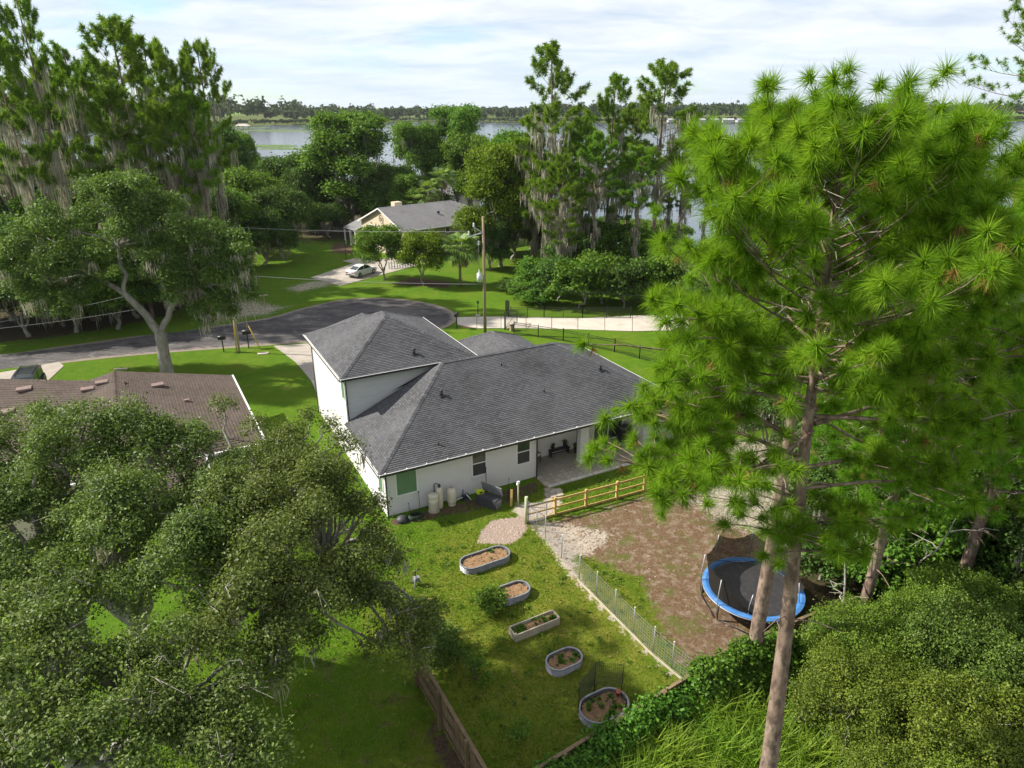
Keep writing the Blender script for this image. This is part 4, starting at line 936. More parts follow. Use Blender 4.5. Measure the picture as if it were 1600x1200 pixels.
wp = thing('wooden_planter', 'long narrow wooden planter with lettuce growing at its near end', 'planter', G(835, 983), BA)
for y in (-.30, .30): MB().box((0, y, .2), (2.3, .05, .4)).build('board', MT['greywood'], wp)
for x in (-1.15, 1.15): MB().box((x, 0, .2), (.05, .55, .4)).build('board', MT['newwood'] if False else MT['greywood'], wp)
for x in (-1.1, 1.1):
    for y in (-.25, .25): MB().box((x, y, .22), (.07, .07, .44)).build('corner_post', MT['greywood'], wp)
soil_fill(wp, lambda x, y: abs(x) < 1.1 and abs(y) < .27, 1.15, .3, .3, 9, 0)
rr = random.Random(8)
for k in range(34):
    x = rr.choice((rr.uniform(-1.05, -.55), rr.uniform(-1.05, -.55), rr.uniform(.4, 1.0), rr.uniform(-1, 1))); y = rr.uniform(-.22, .22); p = MB(); R = rr.uniform(.08, .17)
    for q in range(14):
        a, e, l = rr.uniform(0, 6.28), rr.uniform(.3, 1.4), R*rr.uniform(.7, 1.2); d = Vector((math.cos(a)*math.cos(e), math.sin(a)*math.cos(e), math.sin(e))); sv = Vector((-math.sin(a), math.cos(a), 0))*l*.4; c = Vector((x, y, .3)); p.face([c, c+d*l*.6+sv, c+d*l, c+d*l*.6-sv])
    p.build('seedling', MT['leaf_vine'], wp)
# netting round the last bed
tn = thing('garden_netting', 'dark garden netting hung on thin stakes round the last steel bed', 'netting', b5.location, BA)
sp = [(-.95, .35), (.15, .85), (1.05, .25), (.45, -.62), (-.25, -.66)]
for i, (x, y) in enumerate(sp): MB().tube([(x, y, .05), (x, y, 1.75 if i < 3 else 1.35)], .018, 6).build('stake', MT['black'], tn)
def netting(pts, z0, z1, mat, parent, name, step=.09, r=.006):
    m_ = MB()
    for a, b in zip(pts, pts[1:]):
        a, b = Vector((*a, 0)), Vector((*b, 0)); l = (b-a).length; n = max(1, int(l/step))
        for i in range(n+1):
            p = a.lerp(b, i/n); m_.tube([p+Vector((0, 0, z0)), p+Vector((0, 0, z1))], r, 3, cap=False)
        k = max(1, int((z1-z0)/step))
        for j in range(k+1):
            z = z0+(z1-z0)*j/k; sg = .03*math.sin(j*1.7); m_.tube([a+Vector((0, 0, z)), a.lerp(b, .5)+Vector((0, 0, z-.03+sg)), b+Vector((0, 0, z))], r, 3, cap=False)
    return tag(m_.build(name, mat, parent), kind='stuff')
netting(sp[:3], .55, 1.7, MT['black'], tn, 'net', .075, .0065)
tp = thing('flower_pot', 'small terracotta pot stuck on a stake at the right of the netted bed', 'pot', b5.location+Vector((math.cos(BA)*.8-math.sin(BA)*.15, math.sin(BA)*.8+math.cos(BA)*.15, .33)))
MB().lathe([(.07, 0), (.10, .16), (.115, .17), (.115, .2)], 12).build('pot', MT['terracotta'], tp); MB().lathe([(.09, .18), (.0, .185)], 12).build('soil', MT['soil'], tp)
# wire run fence between lawn and dirt yard
F0, F1 = G(826, 818), G(1080, 1070)
wf = thing('wire_fence', 'galvanised wire mesh fence on thin stakes between the lawn and the bare dirt yard', 'fence', F0)
fpts = [Vector((0, 0, 0))]+[G(*p)-F0 for p in ((852, 842), (905, 905), (960, 960), (1020, 1020))]+[F1-F0]
netting([(p.x, p.y) for p in fpts], .05, 1.25, MT['galvpole'], wf, 'mesh', .15, .0055)
tot = [(a, b) for a, b in zip(fpts, fpts[1:])]
for a, b in tot:
    for k in range(2): p = a.lerp(b, k/2); MB().tube([(p.x, p.y, 0), (p.x, p.y, 1.4)], .022, 6).build('stake', MT['galvpole'], wf); MB().box((p.x, p.y, 1.42), (.05, .05, .05)).build('cap', MT['white'], wf)
pl = MB()
for a, b in tot[2:]: pl.bar(a+Vector((-.1, -.1, .05)), b+Vector((-.1, -.1, .05)), .05, .12)
pl.build('kick_board', MT['greywood'], wf)
# timber post and rail fence
RF = [G(*p) for p in ((822, 818), (867, 806), (915, 793), (963, 780), (1006, 768), (1047, 760))]
rf = thing('rail_fence', 'new yellow timber post and rail fence between patio lawn and dirt yard', 'fence', RF[0])
for i, p in enumerate(RF):
    p = p-RF[0]
    if i: MB().box((p.x, p.y, .62), (.13, .13, 1.24), rz=.45).build('post', MT['newwood'], rf)
MB().tube([(0, 0, 0), (0, 0, 1.75)], .09, 10).build('end_post', MT['palegreen'], rf)
for a, b in zip(RF, RF[1:]):
    a, b = a-RF[0], b-RF[0]
    for z, h in ((1.08, .12), (.58, .10), (.08, .16)): MB().bar(a+Vector((0, 0, z)), b+Vector((0, 0, z)), .05, h).build('rail', MT['newwood'], rf)
ga = thing('wire_gate', 'low metal framed wire gate at the pale green post', 'gate', RF[0], math.atan2((RF[1]-RF[0]).y, (RF[1]-RF[0]).x))
m_ = MB()
for a, b in (((.1, -.1, .12), (1.25, -.1, .12)), ((.1, -.1, 1.2), (1.25, -.1, 1.2)), ((.1, -.1, .12), (.1, -.1, 1.2)), ((1.25, -.1, .12), (1.25, -.1, 1.2)), ((.1, -.1, 1.2), (1.25, -.1, .12))): m_.bar(a, b, .035, .035)
m_.build('frame', MT['galvpole'], ga); netting([(.1, -.1), (1.25, -.1)], .12, 1.2, MT['galvpole'], ga, 'mesh', .12, .004)
SF = [G(*p) for p in ((1075, 756), (1036, 704), (1000, 665))]
sf_ = thing('rail_fence', 'weathered post and rail fence running back under the pine at the yard edge', 'fence', SF[0])
for p in SF: q = p-SF[0]; MB().box((q.x, q.y, .7), (.16, .16, 1.4)).build('post', MT['newwood'], sf_)
for a, b in zip(SF, SF[1:]):
    for z in (1.1, .65, .2): MB().bar(a-SF[0]+Vector((0, 0, z)), b-SF[0]+Vector((0, 0, z)), .05, .11).build('rail', MT['greywood'], sf_)
# board fences
def board_fence(p, q, label, h=1.8, side=1, seed=0, tilt=.02):
    d = q-p; l = d.length; t = thing('board_fence', label, 'fence', p, math.atan2(d.y, d.x)); rr = random.Random(seed); n = int(l/.15)
    meshes = [MB().box((0, 0, hh/2), (.14, .022, hh)).mesh('plank', MT['oldwood']) for hh in (h, h-.03, h+.02)]
    for i in range(n): link('plank', rr.choice(meshes), t, (.075+i*l/n, rr.uniform(-.006, .006), .03), (rr.uniform(-tilt, tilt), rr.uniform(-.008, .008), rr.uniform(-.03, .03)))
    for z in (.3, .95, h-.25): MB().box((l/2, side*.045, z), (l, .05, .09)).build('rail', MT['oldwood'], t)
    MB().box((l/2, 0, h+.05), (l, .13, .035)).build('top_cap', MT['oldwood'], t)
    for k in range(int(l/2.4)+1): MB().box((min(k*2.4+.06, l-.05), side*.12, (h+.15)/2), (.12, .12, h+.15)).build('post', MT['oldwood'], t)
tA, tB = G(662, 1036, 1.8), G(757, 1200, 1.8); dAB = tB-tA; tA -= dAB*.15; tB += dAB*.35
for v in (tA, tB): v.z = 0
board_fence(tA, tB, 'weathered board fence at the bottom of the photo, left of the lawn', seed=1, side=-1)
rA, rB = G(1062, 1086, 1.5), G(1225, 1000, 1.5); rA.z = rB.z = 0
board_fence(Vector((-.3, 15.6, 0)), Vector((7.0, 20.45, 0)), 'low board fence overgrown with vines along the back of the lawn', h=1.25, seed=2, side=-1)
board_fence(Vector((6.95, 20.65, 0)), Vector((13.4, 23.8, 0)), 'board fence behind the trampoline, overgrown with vines at its left end', h=1.5, seed=3, side=-1)

# trampoline
TC = Vector((11.35, 26.15, 0)); R = 2.28
tr = thing('trampoline', 'round trampoline with blue pad and dark safety net standing on the dirt yard', 'trampoline', TC, .35)
n = 48; m_ = MB()
for k in range(n):
    a, b = 2*math.pi*k/n, 2*math.pi*(k+1)/n
    ring = lambda ang, r, z: (r*math.cos(ang), r*math.sin(ang), z)
    for (r0, z0), (r1, z1) in (((R, .86), (R+.03, .93)), ((R+.03, .93), (R-.12, .965)), ((R-.12, .965), (R-.27, .93)), ((R-.27, .93), (R-.29, .89))): m_.face([ring(a, r0, z0), ring(b, r0, z0), ring(b, r1, z1), ring(a, r1, z1)], smooth=True)
m_.build('blue_pad', MT['blue'], tr)
MB().lathe([(R-.26, .895), (R*.5, .885), (0, .875)], 40).build('jumping_mat', MT['matblk'], tr)
m_ = MB(); m_.tube([(R*math.cos(2*math.pi*k/n), R*math.sin(2*math.pi*k/n), .86) for k in range(n+1)], .03, 6, cap=False); m_.build('frame_ring', MT['galvpole'], tr)
net_tops = []
for k in range(8):
    a = 2*math.pi*k/8+.2; x, y = (R-.02)*math.cos(a), (R-.02)*math.sin(a)
    MB().tube([(x, y, .86), (x*.99, y*.99, .03)], .028, 6).build('leg', MT['black'], tr)
    if k % 2 == 0 or k in (3,):
        b = a+.35; MB().tube([(x, y, .04), ((R-.02)*math.cos(a+.7), (R-.02)*math.sin(a+.7), .04)], .028, 6).build('foot_rail', MT['black'], tr)
    hgt = [2.35, 2.45, 2.5, 2.4, 2.3, 1.15, 1.2, 1.3][k]
    xt, yt = (R+.06)*math.cos(a), (R+.06)*math.sin(a); bend = -.02
    if k < 5: MB().tube([(x*1.03, y*1.03, .3), (xt*1.02, yt*1.02, 1.4), (xt*.99, yt*.99, hgt)], .024, 6).build('net_pole', MT['galvpole'], tr)
    net_tops.append((a, hgt))
m_ = MB(); S = 8
for k in range(8):
    (a0, h0), (a1, h1) = net_tops[k], net_tops[(k+1) % 8]
    if k in (5, 6): continue
    if a1 < a0: a1 += 2*math.pi
    for s_ in range(S):
        def top(s): f = s/S; return h0+(h1-h0)*f-.38*4*f*(1-f)*.7
        aa, ab = a0+(a1-a0)*s_/S, a0+(a1-a0)*(s_+1)/S; r0, r1 = R-.30, R-.02
        r1a = r1-.16*4*(s_/S)*(1-s_/S); r1b = r1-.16*4*((s_+1)/S)*(1-(s_+1)/S)
        m_.face([(r0*math.cos(aa), r0*math.sin(aa), .92), (r0*math.cos(ab), r0*math.sin(ab), .92), (r1b*math.cos(ab), r1b*math.sin(ab), top(s_+1)), (r1a*math.cos(aa), r1a*math.sin(aa), top(s_))], smooth=True)
m_.build('safety_net', MT['net'], tr)
for a in (3.95, 5.35):
    MB().tube([((R-.2)*math.cos(a), (R-.2)*math.sin(a), .98), ((R-.28)*math.cos(a), (R-.28)*math.sin(a), 1.45), ((R-.36)*math.cos(a+.04), (R-.36)*math.sin(a+.04), 1.95)], .02, 6).build('net_pole', MT['galvpole'], tr)

# water treatment tanks and clutter along the back wall
def tank(u, v, prof, label, name='pressure_tank', extra=None):
    t = thing(name, label, 'tank', hw(u, v, 0), TH); MB().lathe(prof, 20).build('vessel', MT['tan'], t)
    if extra: extra(t)
    return t
def brine(t): MB().lathe([(.30, .98), (.315, .99), (.315, 1.06), (.27, 1.10), (0, 1.11)], 20).build('lid', MT['tan'], t); MB().lathe([(.34, 0), (.34, .03)], 16).build('base', MT['conc_light'], t)
tank(2.95, -.30, [(.26, .03), (.285, .1), (.285, .66), (.295, .68), (.285, .70), (.29, .98)], 'squat tan brine tank with a lid, left of the three by the wall', extra=brine)
def head(t): MB().lathe([(.07, 1.36), (.09, 1.42), (.09, 1.52), (.05, 1.58)], 12).build('valve_head', MT['black'], t); MB().tube([(0, 0, 1.5), (-.15, .12, 1.62), (-.2, .3, 1.4), (-.2, .36, .5), (-.2, .36, .1)], .025, 6).build('pipe', MT['darkplastic'], t)
tank(3.42, -.12, [(.17, .0), (.19, .05), (.19, 1.22), (.15, 1.33), (.08, 1.37)], 'tall slim tan tank in the middle of the three by the wall', extra=head)
def foot(t): MB().lathe([(.2, 0), (.24, .02), (.2, .14)], 16).build('base', MT['tan'], t); MB().lathe([(.05, 1.14), (.05, 1.18)], 8).build('cap', MT['terracotta'], t); MB().tube([(.2, 0, .2), (.5, .05, .25), (.75, 0, .3)], .03, 6).build('pipe', MT['white'], t)
tank(4.15, -.18, [(.18, .12), (.27, .22), (.285, .3), (.285, .92), (.25, 1.06), (.12, 1.13), (0, 1.15)], 'round shouldered tan pressure tank, right of the three by the wall', extra=foot)
pu = thing('well_pump', 'small dark pump with white pipes on the wall beside the tan tanks', 'pump', hw(5.0, -.1, 0), TH)
MB().tube([(-.15, 0, .3), (.25, 0, .34)], .12, 10).build('motor', MT['black'], pu); MB().tube([(-.1, .05, .1), (-.05, .05, .75)], .03, 6).build('pipe', MT['dkwire'], pu); MB().tube([(.1, -.05, .45), (.3, -.3, .12)], .03, 6).build('pipe', MT['white'], pu); MB().box((.05, 0, .09), (.4, .3, .18)).build('base', MT['darkplastic'], pu)
hs = thing('garden_hose', 'dark coiled garden hose lying in the mulch by the house corner', 'hose', hw(1.75, -.55, 0), TH)
pts = []
for k in range(90): a = k*.42; r = .32+.03*math.sin(k*.37); pts.append((r*math.cos(a)*1.3, r*math.sin(a), .05+k*.003+.02*math.sin(k)))
MB().tube(pts, .025, 5).build('coil', MT['hose'], hs)
bt = thing('rubble_sack', 'dark rubble sack slumped in the mulch beside the coiled hose', 'sack', hw(.95, -.45, 0), TH); MB().lathe([(.3, 0), (.36, .1), (.30, .24), (.14, .33), (.02, .36)], 9).build('sack', MT['darkplastic'], bt)
def stake(u, v, h, label, tilt=0.0, mat='polewood', r=.022):
    t = thing('garden_stake', label, 'stake', hw(u, v, 0), TH); MB().tube([(0, 0, 0), (tilt, -.05, h)], r, 6).build('shaft', MT[mat], t); MB().lathe([(r*1.8, h-.03), (r*1.8, h+.04)], 6, c=(tilt, -.05, 0)).build('tip', MT['black'], t)
stake(2.25, .1, 1.3, 'thin brown stake leaning on the wall left of the tanks', -.05); stake(1.62, .05, .75, 'short dark sprinkler stake at the wall in the mulch', -.08, 'black', .015)
stake(6.55, .1, 1.75, 'tall dark pole leaning on the wall behind the charcoal deck box', -.02, 'dkwire'); stake(7.35, -1.3, 1.5, 'thin black rod standing right of the charcoal deck box', 0, 'dkwire', .018)
db = thing('deck_box', 'charcoal plastic deck box with lime green bags, lid propped open', 'storage box', hw(6.05, -1.25, 0), TH-math.radians(62))
MB().box((0, 0, .31), (1.45, .62, .60)).build('box', MT['darkplastic'], db); MB().box((.735, 0, .32), (.03, .56, .5)).build('end_panel', MT['greyplastic'], db); o = MB().box((.755, 0, .48), (.03, .36, .12)).build('handle', MT['galvpole'], db)
m_ = MB(); m_.box((0, .36, .93), (1.45, .05, .62), mat=Matrix.Rotation(.25, 3, 'X')); m_.build('lid', MT['greyplastic'], db); MB().box((.1, -.02, .625), (1.2, .5, .03)).build('tray', MT['darkplastic'], db)
lb = thing('lime_bag', 'lime green bag lying in the open charcoal deck box', 'bag', hw(5.75, -.72, .63), TH); MB().box((0, 0, .10), (.42, .3, .2), mat=Matrix.Rotation(.2, 3, 'Y')).build('bag', MT['limeplastic'], lb); MB().box((0, -.16, .12), (.2, .02, .1)).build('label_patch', MT['black'], lb)
lb = thing('power_tool', 'smaller lime green tool against the lid of the deck box', 'tool', hw(6.35, -.78, .63), TH); MB().box((0, 0, .12), (.16, .12, .24)).build('case', MT['limeplastic'], lb); MB().box((0, 0, .27), (.1, .05, .06)).build('handle', MT['black'], lb)
wt = thing('standpipe', 'pale green standpipe post with a white cap near the deck box', 'standpipe', hw(7.55, -2.15, 0), TH); MB().tube([(0, 0, 0), (0, 0, 1.55)], .045, 8).build('post', MT['palegreen'], wt); m_ = MB(); m_.box((0, 0, 1.6), (.16, .1, .14)); m_.box((-.05, -.02, 1.5), (.12, .12, .1)); m_.build('tap_cap', MT['white'], wt)
bk = thing('board', 'short orange brown board propped beside the white capped post', 'board', hw(7.15, -2.0, 0), TH); MB().bar((0, 0, 0), (.12, .15, 1.05), .14, .03).build('board', MT['newwood'], bk)
sp_ = thing('lawn_sprinkler', 'small metal sprinkler cart on the lawn at the edge of the near oak', 'sprinkler', G(650, 915), .4)
for a in (0, 2.1, 4.2): MB().tube([(0, 0, .6), (.35*math.cos(a), .35*math.sin(a), 0)], .02, 6).build('leg', MT['galvpole'], sp_)
MB().tube([(0, 0, .55), (0, 0, .85), (.25, 0, .95)], .03, 6).build('riser', MT['black'], sp_); MB().box((.05, .05, .35), (.3, .25, .2)).build('cover', MT['greyplastic'], sp_)
# brick and stone chips of the trodden path
rr = random.Random(12); V = []
def lumps(poly, n, smin, smax, seed, zf=.45):
    rs_ = np.random.RandomState(seed); Pp = np.array(poly); out = []
    lo, hi = Pp.min(0), Pp.max(0); pts = rs_.rand(n*4, 2)*(hi-lo)+lo
    ok = sdist(poly, pts[:, 0], pts[:, 1]) > 0; pts = pts[ok][:n]
    for x, y in pts:
        s = smin+(smax-smin)*rs_.rand()**2; a = rs_.rand()*6.28
        ring = [(x+s*(.7+.5*rs_.rand())*math.cos(a+k*1.571), y+s*(.5+.4*rs_.rand())*math.sin(a+k*1.571), .0) for k in range(4)]
        tp_ = (x+rs_.randn()*s*.15, y+rs_.randn()*s*.15, s*zf)
        for k in range(4): out += [ring[k], ring[(k+1) % 4], tp_]
    return out
tag(link('stone_chips', np_mesh('stone_chips', lumps(P_CHIP, 420, .04, .13, 1, .35), 3, MT['stone'])), kind='stuff', label='pinkish brick and stone chips scattered on the trodden patch by the gate', cat='stone chips')
tag(link('sand_clods', np_mesh('sand_clods', lumps(P_DIRT, 800, .02, .09, 2, .4)+lumps(P_SANDR, 600, .03, .13, 3, .35)+lumps(P_SANDL, 260, .03, .16, 5, .4), 3, MT['sandlump'])), kind='stuff', label='small clods of sand and dirt on the bare yard', cat='clods')
tag(link('bark_litter', np_mesh('bark_litter', lumps(P_DIRT, 1700, .015, .055, 7, .3), 3, MT['soil'])), kind='stuff', label='brown bark litter strewn on the bare yard', cat='litter')

# ------------------------------------------------------------------ vegetation builders
def unit(v): return v/np.maximum(np.linalg.norm(v, axis=-1, keepdims=True), 1e-9)
def leaf_quads(P, Nn, ln, wd, rs):
    """rhombic leaves at points P facing normals Nn -> (n*4,3)"""
    n = len(P); t = unit(np.cross(Nn, rs.randn(n, 3))); b = np.cross(Nn, t)
    s = (.65+.7*rs.rand(n, 1)); l, w = ln*s*.5, wd*s*.5; fold = Nn*w*.45
    return np.stack([P-t*l, P+b*w+fold, P+t*l-Nn*l*.25, P-b*w+fold], 1).reshape(-1, 3)
def crown_leaves(blobs, dens, ln, wd, rs, twig=.32, per=26, up=.55, fill=.45, drop=.0):
    """blobs (x,y,z,r[,rz]); leaves in twig tufts mostly near each blob's upper skin"""
    out = []
    for bl in blobs:
        x, y, z, r = bl[:4]; rz = bl[4] if len(bl) > 4 else r*.75
        nt_ = max(4, int(dens*r*r/per))
        d = unit(rs.randn(nt_, 3)); d[:, 2] = np.where(d[:, 2] < -.35, -d[:, 2], d[:, 2])
        rad = fill+(1-fill)*rs.rand(nt_, 1)**.45; rad *= (.82+.36*rs.rand(nt_, 1))
        c = np.array([x, y, z])+d*rad*np.array([r, r, rz])
        if drop: c = c[rs.rand(nt_) > drop]; d = d[-len(c):]
        k = len(c); m = per
        p = np.repeat(c, m, 0)+rs.randn(k*m, 3)*np.array([twig, twig, twig*.7])*(.5+rs.rand(k*m, 1))
        nn = unit(np.repeat(d, m, 0)*.6+np.array([0, 0, up])+rs.randn(k*m, 3)*.62)
        out.append(leaf_quads(p, nn, ln, wd, rs))
    return np.concatenate(out)
def limb(mb, a, b, r0, r1, rs, n=5, sag=.0, wob=.06, sides=6):
    a, b = Vector(a), Vector(b); l = (b-a).length; pts = []
    for i in range(n+1):
        t = i/n; p = a.lerp(b, t); w = wob*l*math.sin(math.pi*t)
        pts.append(p+Vector((rs.randn()*w*.5, rs.randn()*w*.5, sag*l*math.sin(math.pi*t)+rs.randn()*w*.3)))
    mb.tube(pts, [r0+(r1-r0)*(i/n)**.8 for i in range(n+1)], sides, cap=False); return pts
def broad_trunk(blobs, base, fork, r0, rs, forks=4, twigs=2):
    """trunk from base to fork, main limbs towards groups of blobs, smaller ones to each blob"""
    mb = MB(); base, fork = Vector(base), Vector(fork)
    mb.tube([base+Vector((0, 0, -.3)), base+Vector((0, 0, .25)), base.lerp(fork, .5)+Vector((rs.randn()*.12, rs.randn()*.12, 0)), fork], [r0*1.5, r0*1.08, r0*.92, r0*.85], 10, cap=False)
    B = np.array([b[:3] for b in blobs]); ang = np.arctan2(B[:, 1]-fork.y, B[:, 0]-fork.x)
    grp = ((ang+math.pi)/(2*math.pi)*forks).astype(int) % forks
    for g in range(forks):
        ids = np.where(grp == g)[0]
        if not len(ids): continue
        c = Vector(B[ids].mean(0)); m = fork.lerp(c, .62)-Vector((0, 0, .12*(c-fork).length*0))
        limb(mb, fork-Vector((0, 0, .2)), m, r0*.62, r0*.36, rs, 5, .06, .07, 8)
        for i in ids:
            e = Vector(B[i]); r = blobs[i][3]
            pts = limb(mb, m, e, r0*.32, r0*.10, rs, 5, .05, .12, 6)
            for _ in range(twigs):
                d = Vector(unit(rs.randn(3)+np.array([0, 0, .5]))); limb(mb, pts[rs.randint(2, 6)], e+d*r*.8, r0*.09, r0*.025, rs, 3, 0, .15, 4)
    return mb
def moss_strips(anchors, rs, ln=(.8, 2.0), n=14, w=.035, spread=.18):
    A = np.repeat(np.asarray(anchors, dtype=float).reshape(-1, 3), n, 0); k = len(A)
    if not k: return np.zeros((0, 3))
    A = A+rs.randn(k, 3)*np.array([spread, spread, spread*.5]); l = ln[0]+(ln[1]-ln[0])*rs.rand(k, 1)**1.5
    a = rs.rand(k, 1)*6.28; s = np.concatenate([np.cos(a), np.sin(a), np.zeros((k, 1))], 1)*w*(.5+rs.rand(k, 1))
    j1, j2 = rs.randn(k, 3)*.05, rs.randn(k, 3)*.09; dz = np.array([0, 0, -1.0])
    m = A+dz*l*.5+j1; e = A+dz*l+j2
    q1 = np.stack([A-s*.6, A+s*.6, m+s, m-s], 1).reshape(-1, 3); q2 = np.stack([m-s, m+s, e+s*.12, e-s*.12], 1).reshape(-1, 3)
    return np.concatenate([q1, q2])
def proto_broad(R, H, base, seed, leaf, mat, dens=900, nb=16, bark='bark_oak', r0=None, moss=0, flat=.75, twig=None, loose=False):
    rs = np.random.RandomState(seed); blobs = []
    for i in range(nb):
        a = i*2.399+rs.randn()*.35; t = (i+.5)/nb
        rr_ = R*(.25+.55*math.sqrt(t))*(.85+.3*rs.rand()); zt = (1-t**1.6)
        z = base+(H-base)*(.18+.66*zt+(.22 if loose else .08)*rs.randn()); br = R*(.30+.16*rs.rand())*(.8 if loose else 1)
        blobs.append((rr_*math.cos(a), rr_*math.sin(a), max(br*flat*.6, min(z, H-br*flat*.7)), br, br*flat))
    tw = twig or max(.18, R*.085)
    V = crown_leaves(blobs, dens, leaf, leaf*.6, rs, tw, 22)
    tr = broad_trunk(blobs, (0, 0, 0), (rs.randn()*.2, rs.randn()*.2, max(.8, base*.62)), r0 or R*.055, rs, 4, 1)
    d = dict(trunk=tr.mesh('trunk', MT[bark]), crown=np_mesh('crown', V, 4, MT[mat]), H=H, R=R)
    if moss:
        an = [(b[0]+rs.randn()*b[3]*.5, b[1]+rs.randn()*b[3]*.5, b[2]-b[4]*(.2+.5*rs.rand())) for b in blobs for _ in range(moss)]
        d['moss'] = np_mesh('spanish_moss', moss_strips(an, rs, (R*.12, R*.45), 12, .05, .25), 4, MT['moss'])
    return d
def tufts(C, D, ln, wd, per, rs, seg=2, droop=.35, spread=.95):
    """needle pompoms at C pointing along D"""
    k = len(C); n = k*per; c = np.repeat(C, per, 0); d = np.repeat(D, per, 0)
    dirs = unit(d*.50+unit(rs.randn(n, 3))*spread); l = np.repeat(ln*(.72+.5*rs.rand(k, 1)), per, 0)*(.75+.4*rs.rand(n, 1)); c = c-d*ln*.45*rs.rand(n, 1)
    s = unit(np.cross(dirs, rs.randn(n, 3)))*wd*.5; g = np.array([0, 0, -1.0])
    e = c+dirs*l+g*l*droop*(.4+.6*rs.rand(n, 1))*np.linalg.norm(dirs[:, :2], axis=1, keepdims=True)
    if seg == 1: return np.stack([c-s, c+s, e], 1).reshape(-1, 3), None
    m = c+dirs*l*.55+g*l*droop*.12
    return np.stack([c-s, c+s, m+s, m-s], 1).reshape(-1, 3), np.stack([m-s, m+s, e], 1).reshape(-1, 3)
def pine_skeleton(H, cb, R, r0, seed, nbr, lean=(0, 0), sub=5, top_round=.55, dead=6, bend=.25, trunkpts=None, gaps=.0):
    rs = np.random.RandomState(seed); mb = MB(); C, D = [], []; A = []
    n = 12; wx, wy = rs.randn(2)*.012*H
    def tp(t):
        z = t*H
        if trunkpts is not None:
            ts = [p[2] for p in trunkpts]; return Vector((np.interp(z, ts, [p[0] for p in trunkpts]), np.interp(z, ts, [p[1] for p in trunkpts]), z))
        return Vector((lean[0]*t*H+wx*math.sin(t*3.1), lean[1]*t*H+wy*math.sin(t*2.6+.6), z))
    tr_ = lambda t: r0*(1-.80*t**1.15)
    mb.tube([tp(-.012)]+[tp(i/n) for i in range(n+1)], [r0*1.25]+[tr_(i/n)*(1.1 if i == 0 else 1) for i in range(n+1)], 10, cap=True)
    for i in range(nbr):
        q = (i+.5)/nbr; t = (cb+(H*.985-cb)*q)/H; az = i*2.399+rs.randn()*.4
        if rs.rand() < gaps: continue
        prof = min(1.0, .62+1.1*q)*min(1.0, math.sqrt(max(0, 1-q))*1.35+.06)
        ln = R*max(.22, prof)*(.72+.5*rs.rand()); el0 = -.10+.75*q+rs.randn()*.12; el1 = el0+.35+.3*rs.rand()
        p = tp(t); pts = [p]; m = 5
        for j in range(m):
            f = (j+1)/m; el = el0+(el1-el0)*f; a = az+rs.randn()*.13
            p = p+Vector((math.cos(a)*math.cos(el), math.sin(a)*math.cos(el), math.sin(el)))*ln/m; pts.append(p)
        br = max(.018, tr_(t)*.36*(.6+.4*ln/R)); mb.tube(pts, [br*(1-.75*j/m) for j in range(m+1)], 5, cap=False)
        A.append((pts, ln)); d = (pts[-1]-pts[-2]).normalized(); C.append(pts[-1]); D.append(d)
        ns = max(1, int(round(sub*ln/R*(.7+.6*rs.rand()))))
        for k in range(ns):
            f = .32+.66*(k+rs.rand())/ns; j = min(int(f*m), m-1); b = pts[j].lerp(pts[j+1], f*m-j); dr = (pts[j+1]-pts[j]).normalized()
            sd_ = dr.cross(Vector((0, 0, 1))).normalized()*(1 if k % 2 else -1)
            dd = (dr*.55+sd_*(.5+.5*rs.rand())+Vector((0, 0, .25+.35*rs.rand()))).normalized(); sl_ = ln*(.16+.20*rs.rand())*(1.15-f*.5)+.12
            e1 = b+dd*sl_*.6; e2 = e1+(dd+Vector((0, 0, .35))).normalized()*sl_*.5
            mb.tube([b, e1, e2], [br*.34, br*.22, br*.14], 4, cap=False); C.append(e2); D.append((e2-e1).normalized())
            if rs.rand() < .55: e3 = e1+(dd.cross(Vector((0, 0, 1)))*(rs.rand()-.5)*1.6+dd*.7+Vector((0, 0, .3))).normalized()*sl_*.45; mb.tube([e1, e3], [br*.2, br*.12], 4, cap=False); C.append(e3); D.append((e3-e1).normalized())
    tl = tp(1.0); C.append(tl); D.append(Vector((0, 0, 1)))
    for i in range(dead):
        t = (cb*(.55+.5*rs.rand()))/H; p = tp(t); a = rs.rand()*6.28; l = R*(.15+.35*rs.rand()); e = p+Vector((math.cos(a), math.sin(a), -.15+.3*rs.rand()))*l
        mid = p.lerp(e, .5)+Vector((0, 0, .08*l)); mb.tube([p, mid, e], [.035, .022, .01], 4, cap=False)
        if rs.rand() < .6: mb.tube([mid, mid+Vector((rs.randn(), rs.randn(), rs.randn()*.5))*l*.3], [.016, .006], 4, cap=False)
    return mb, np.array([tuple(c) for c in C]), np.array([tuple(d) for d in D]), A, rs
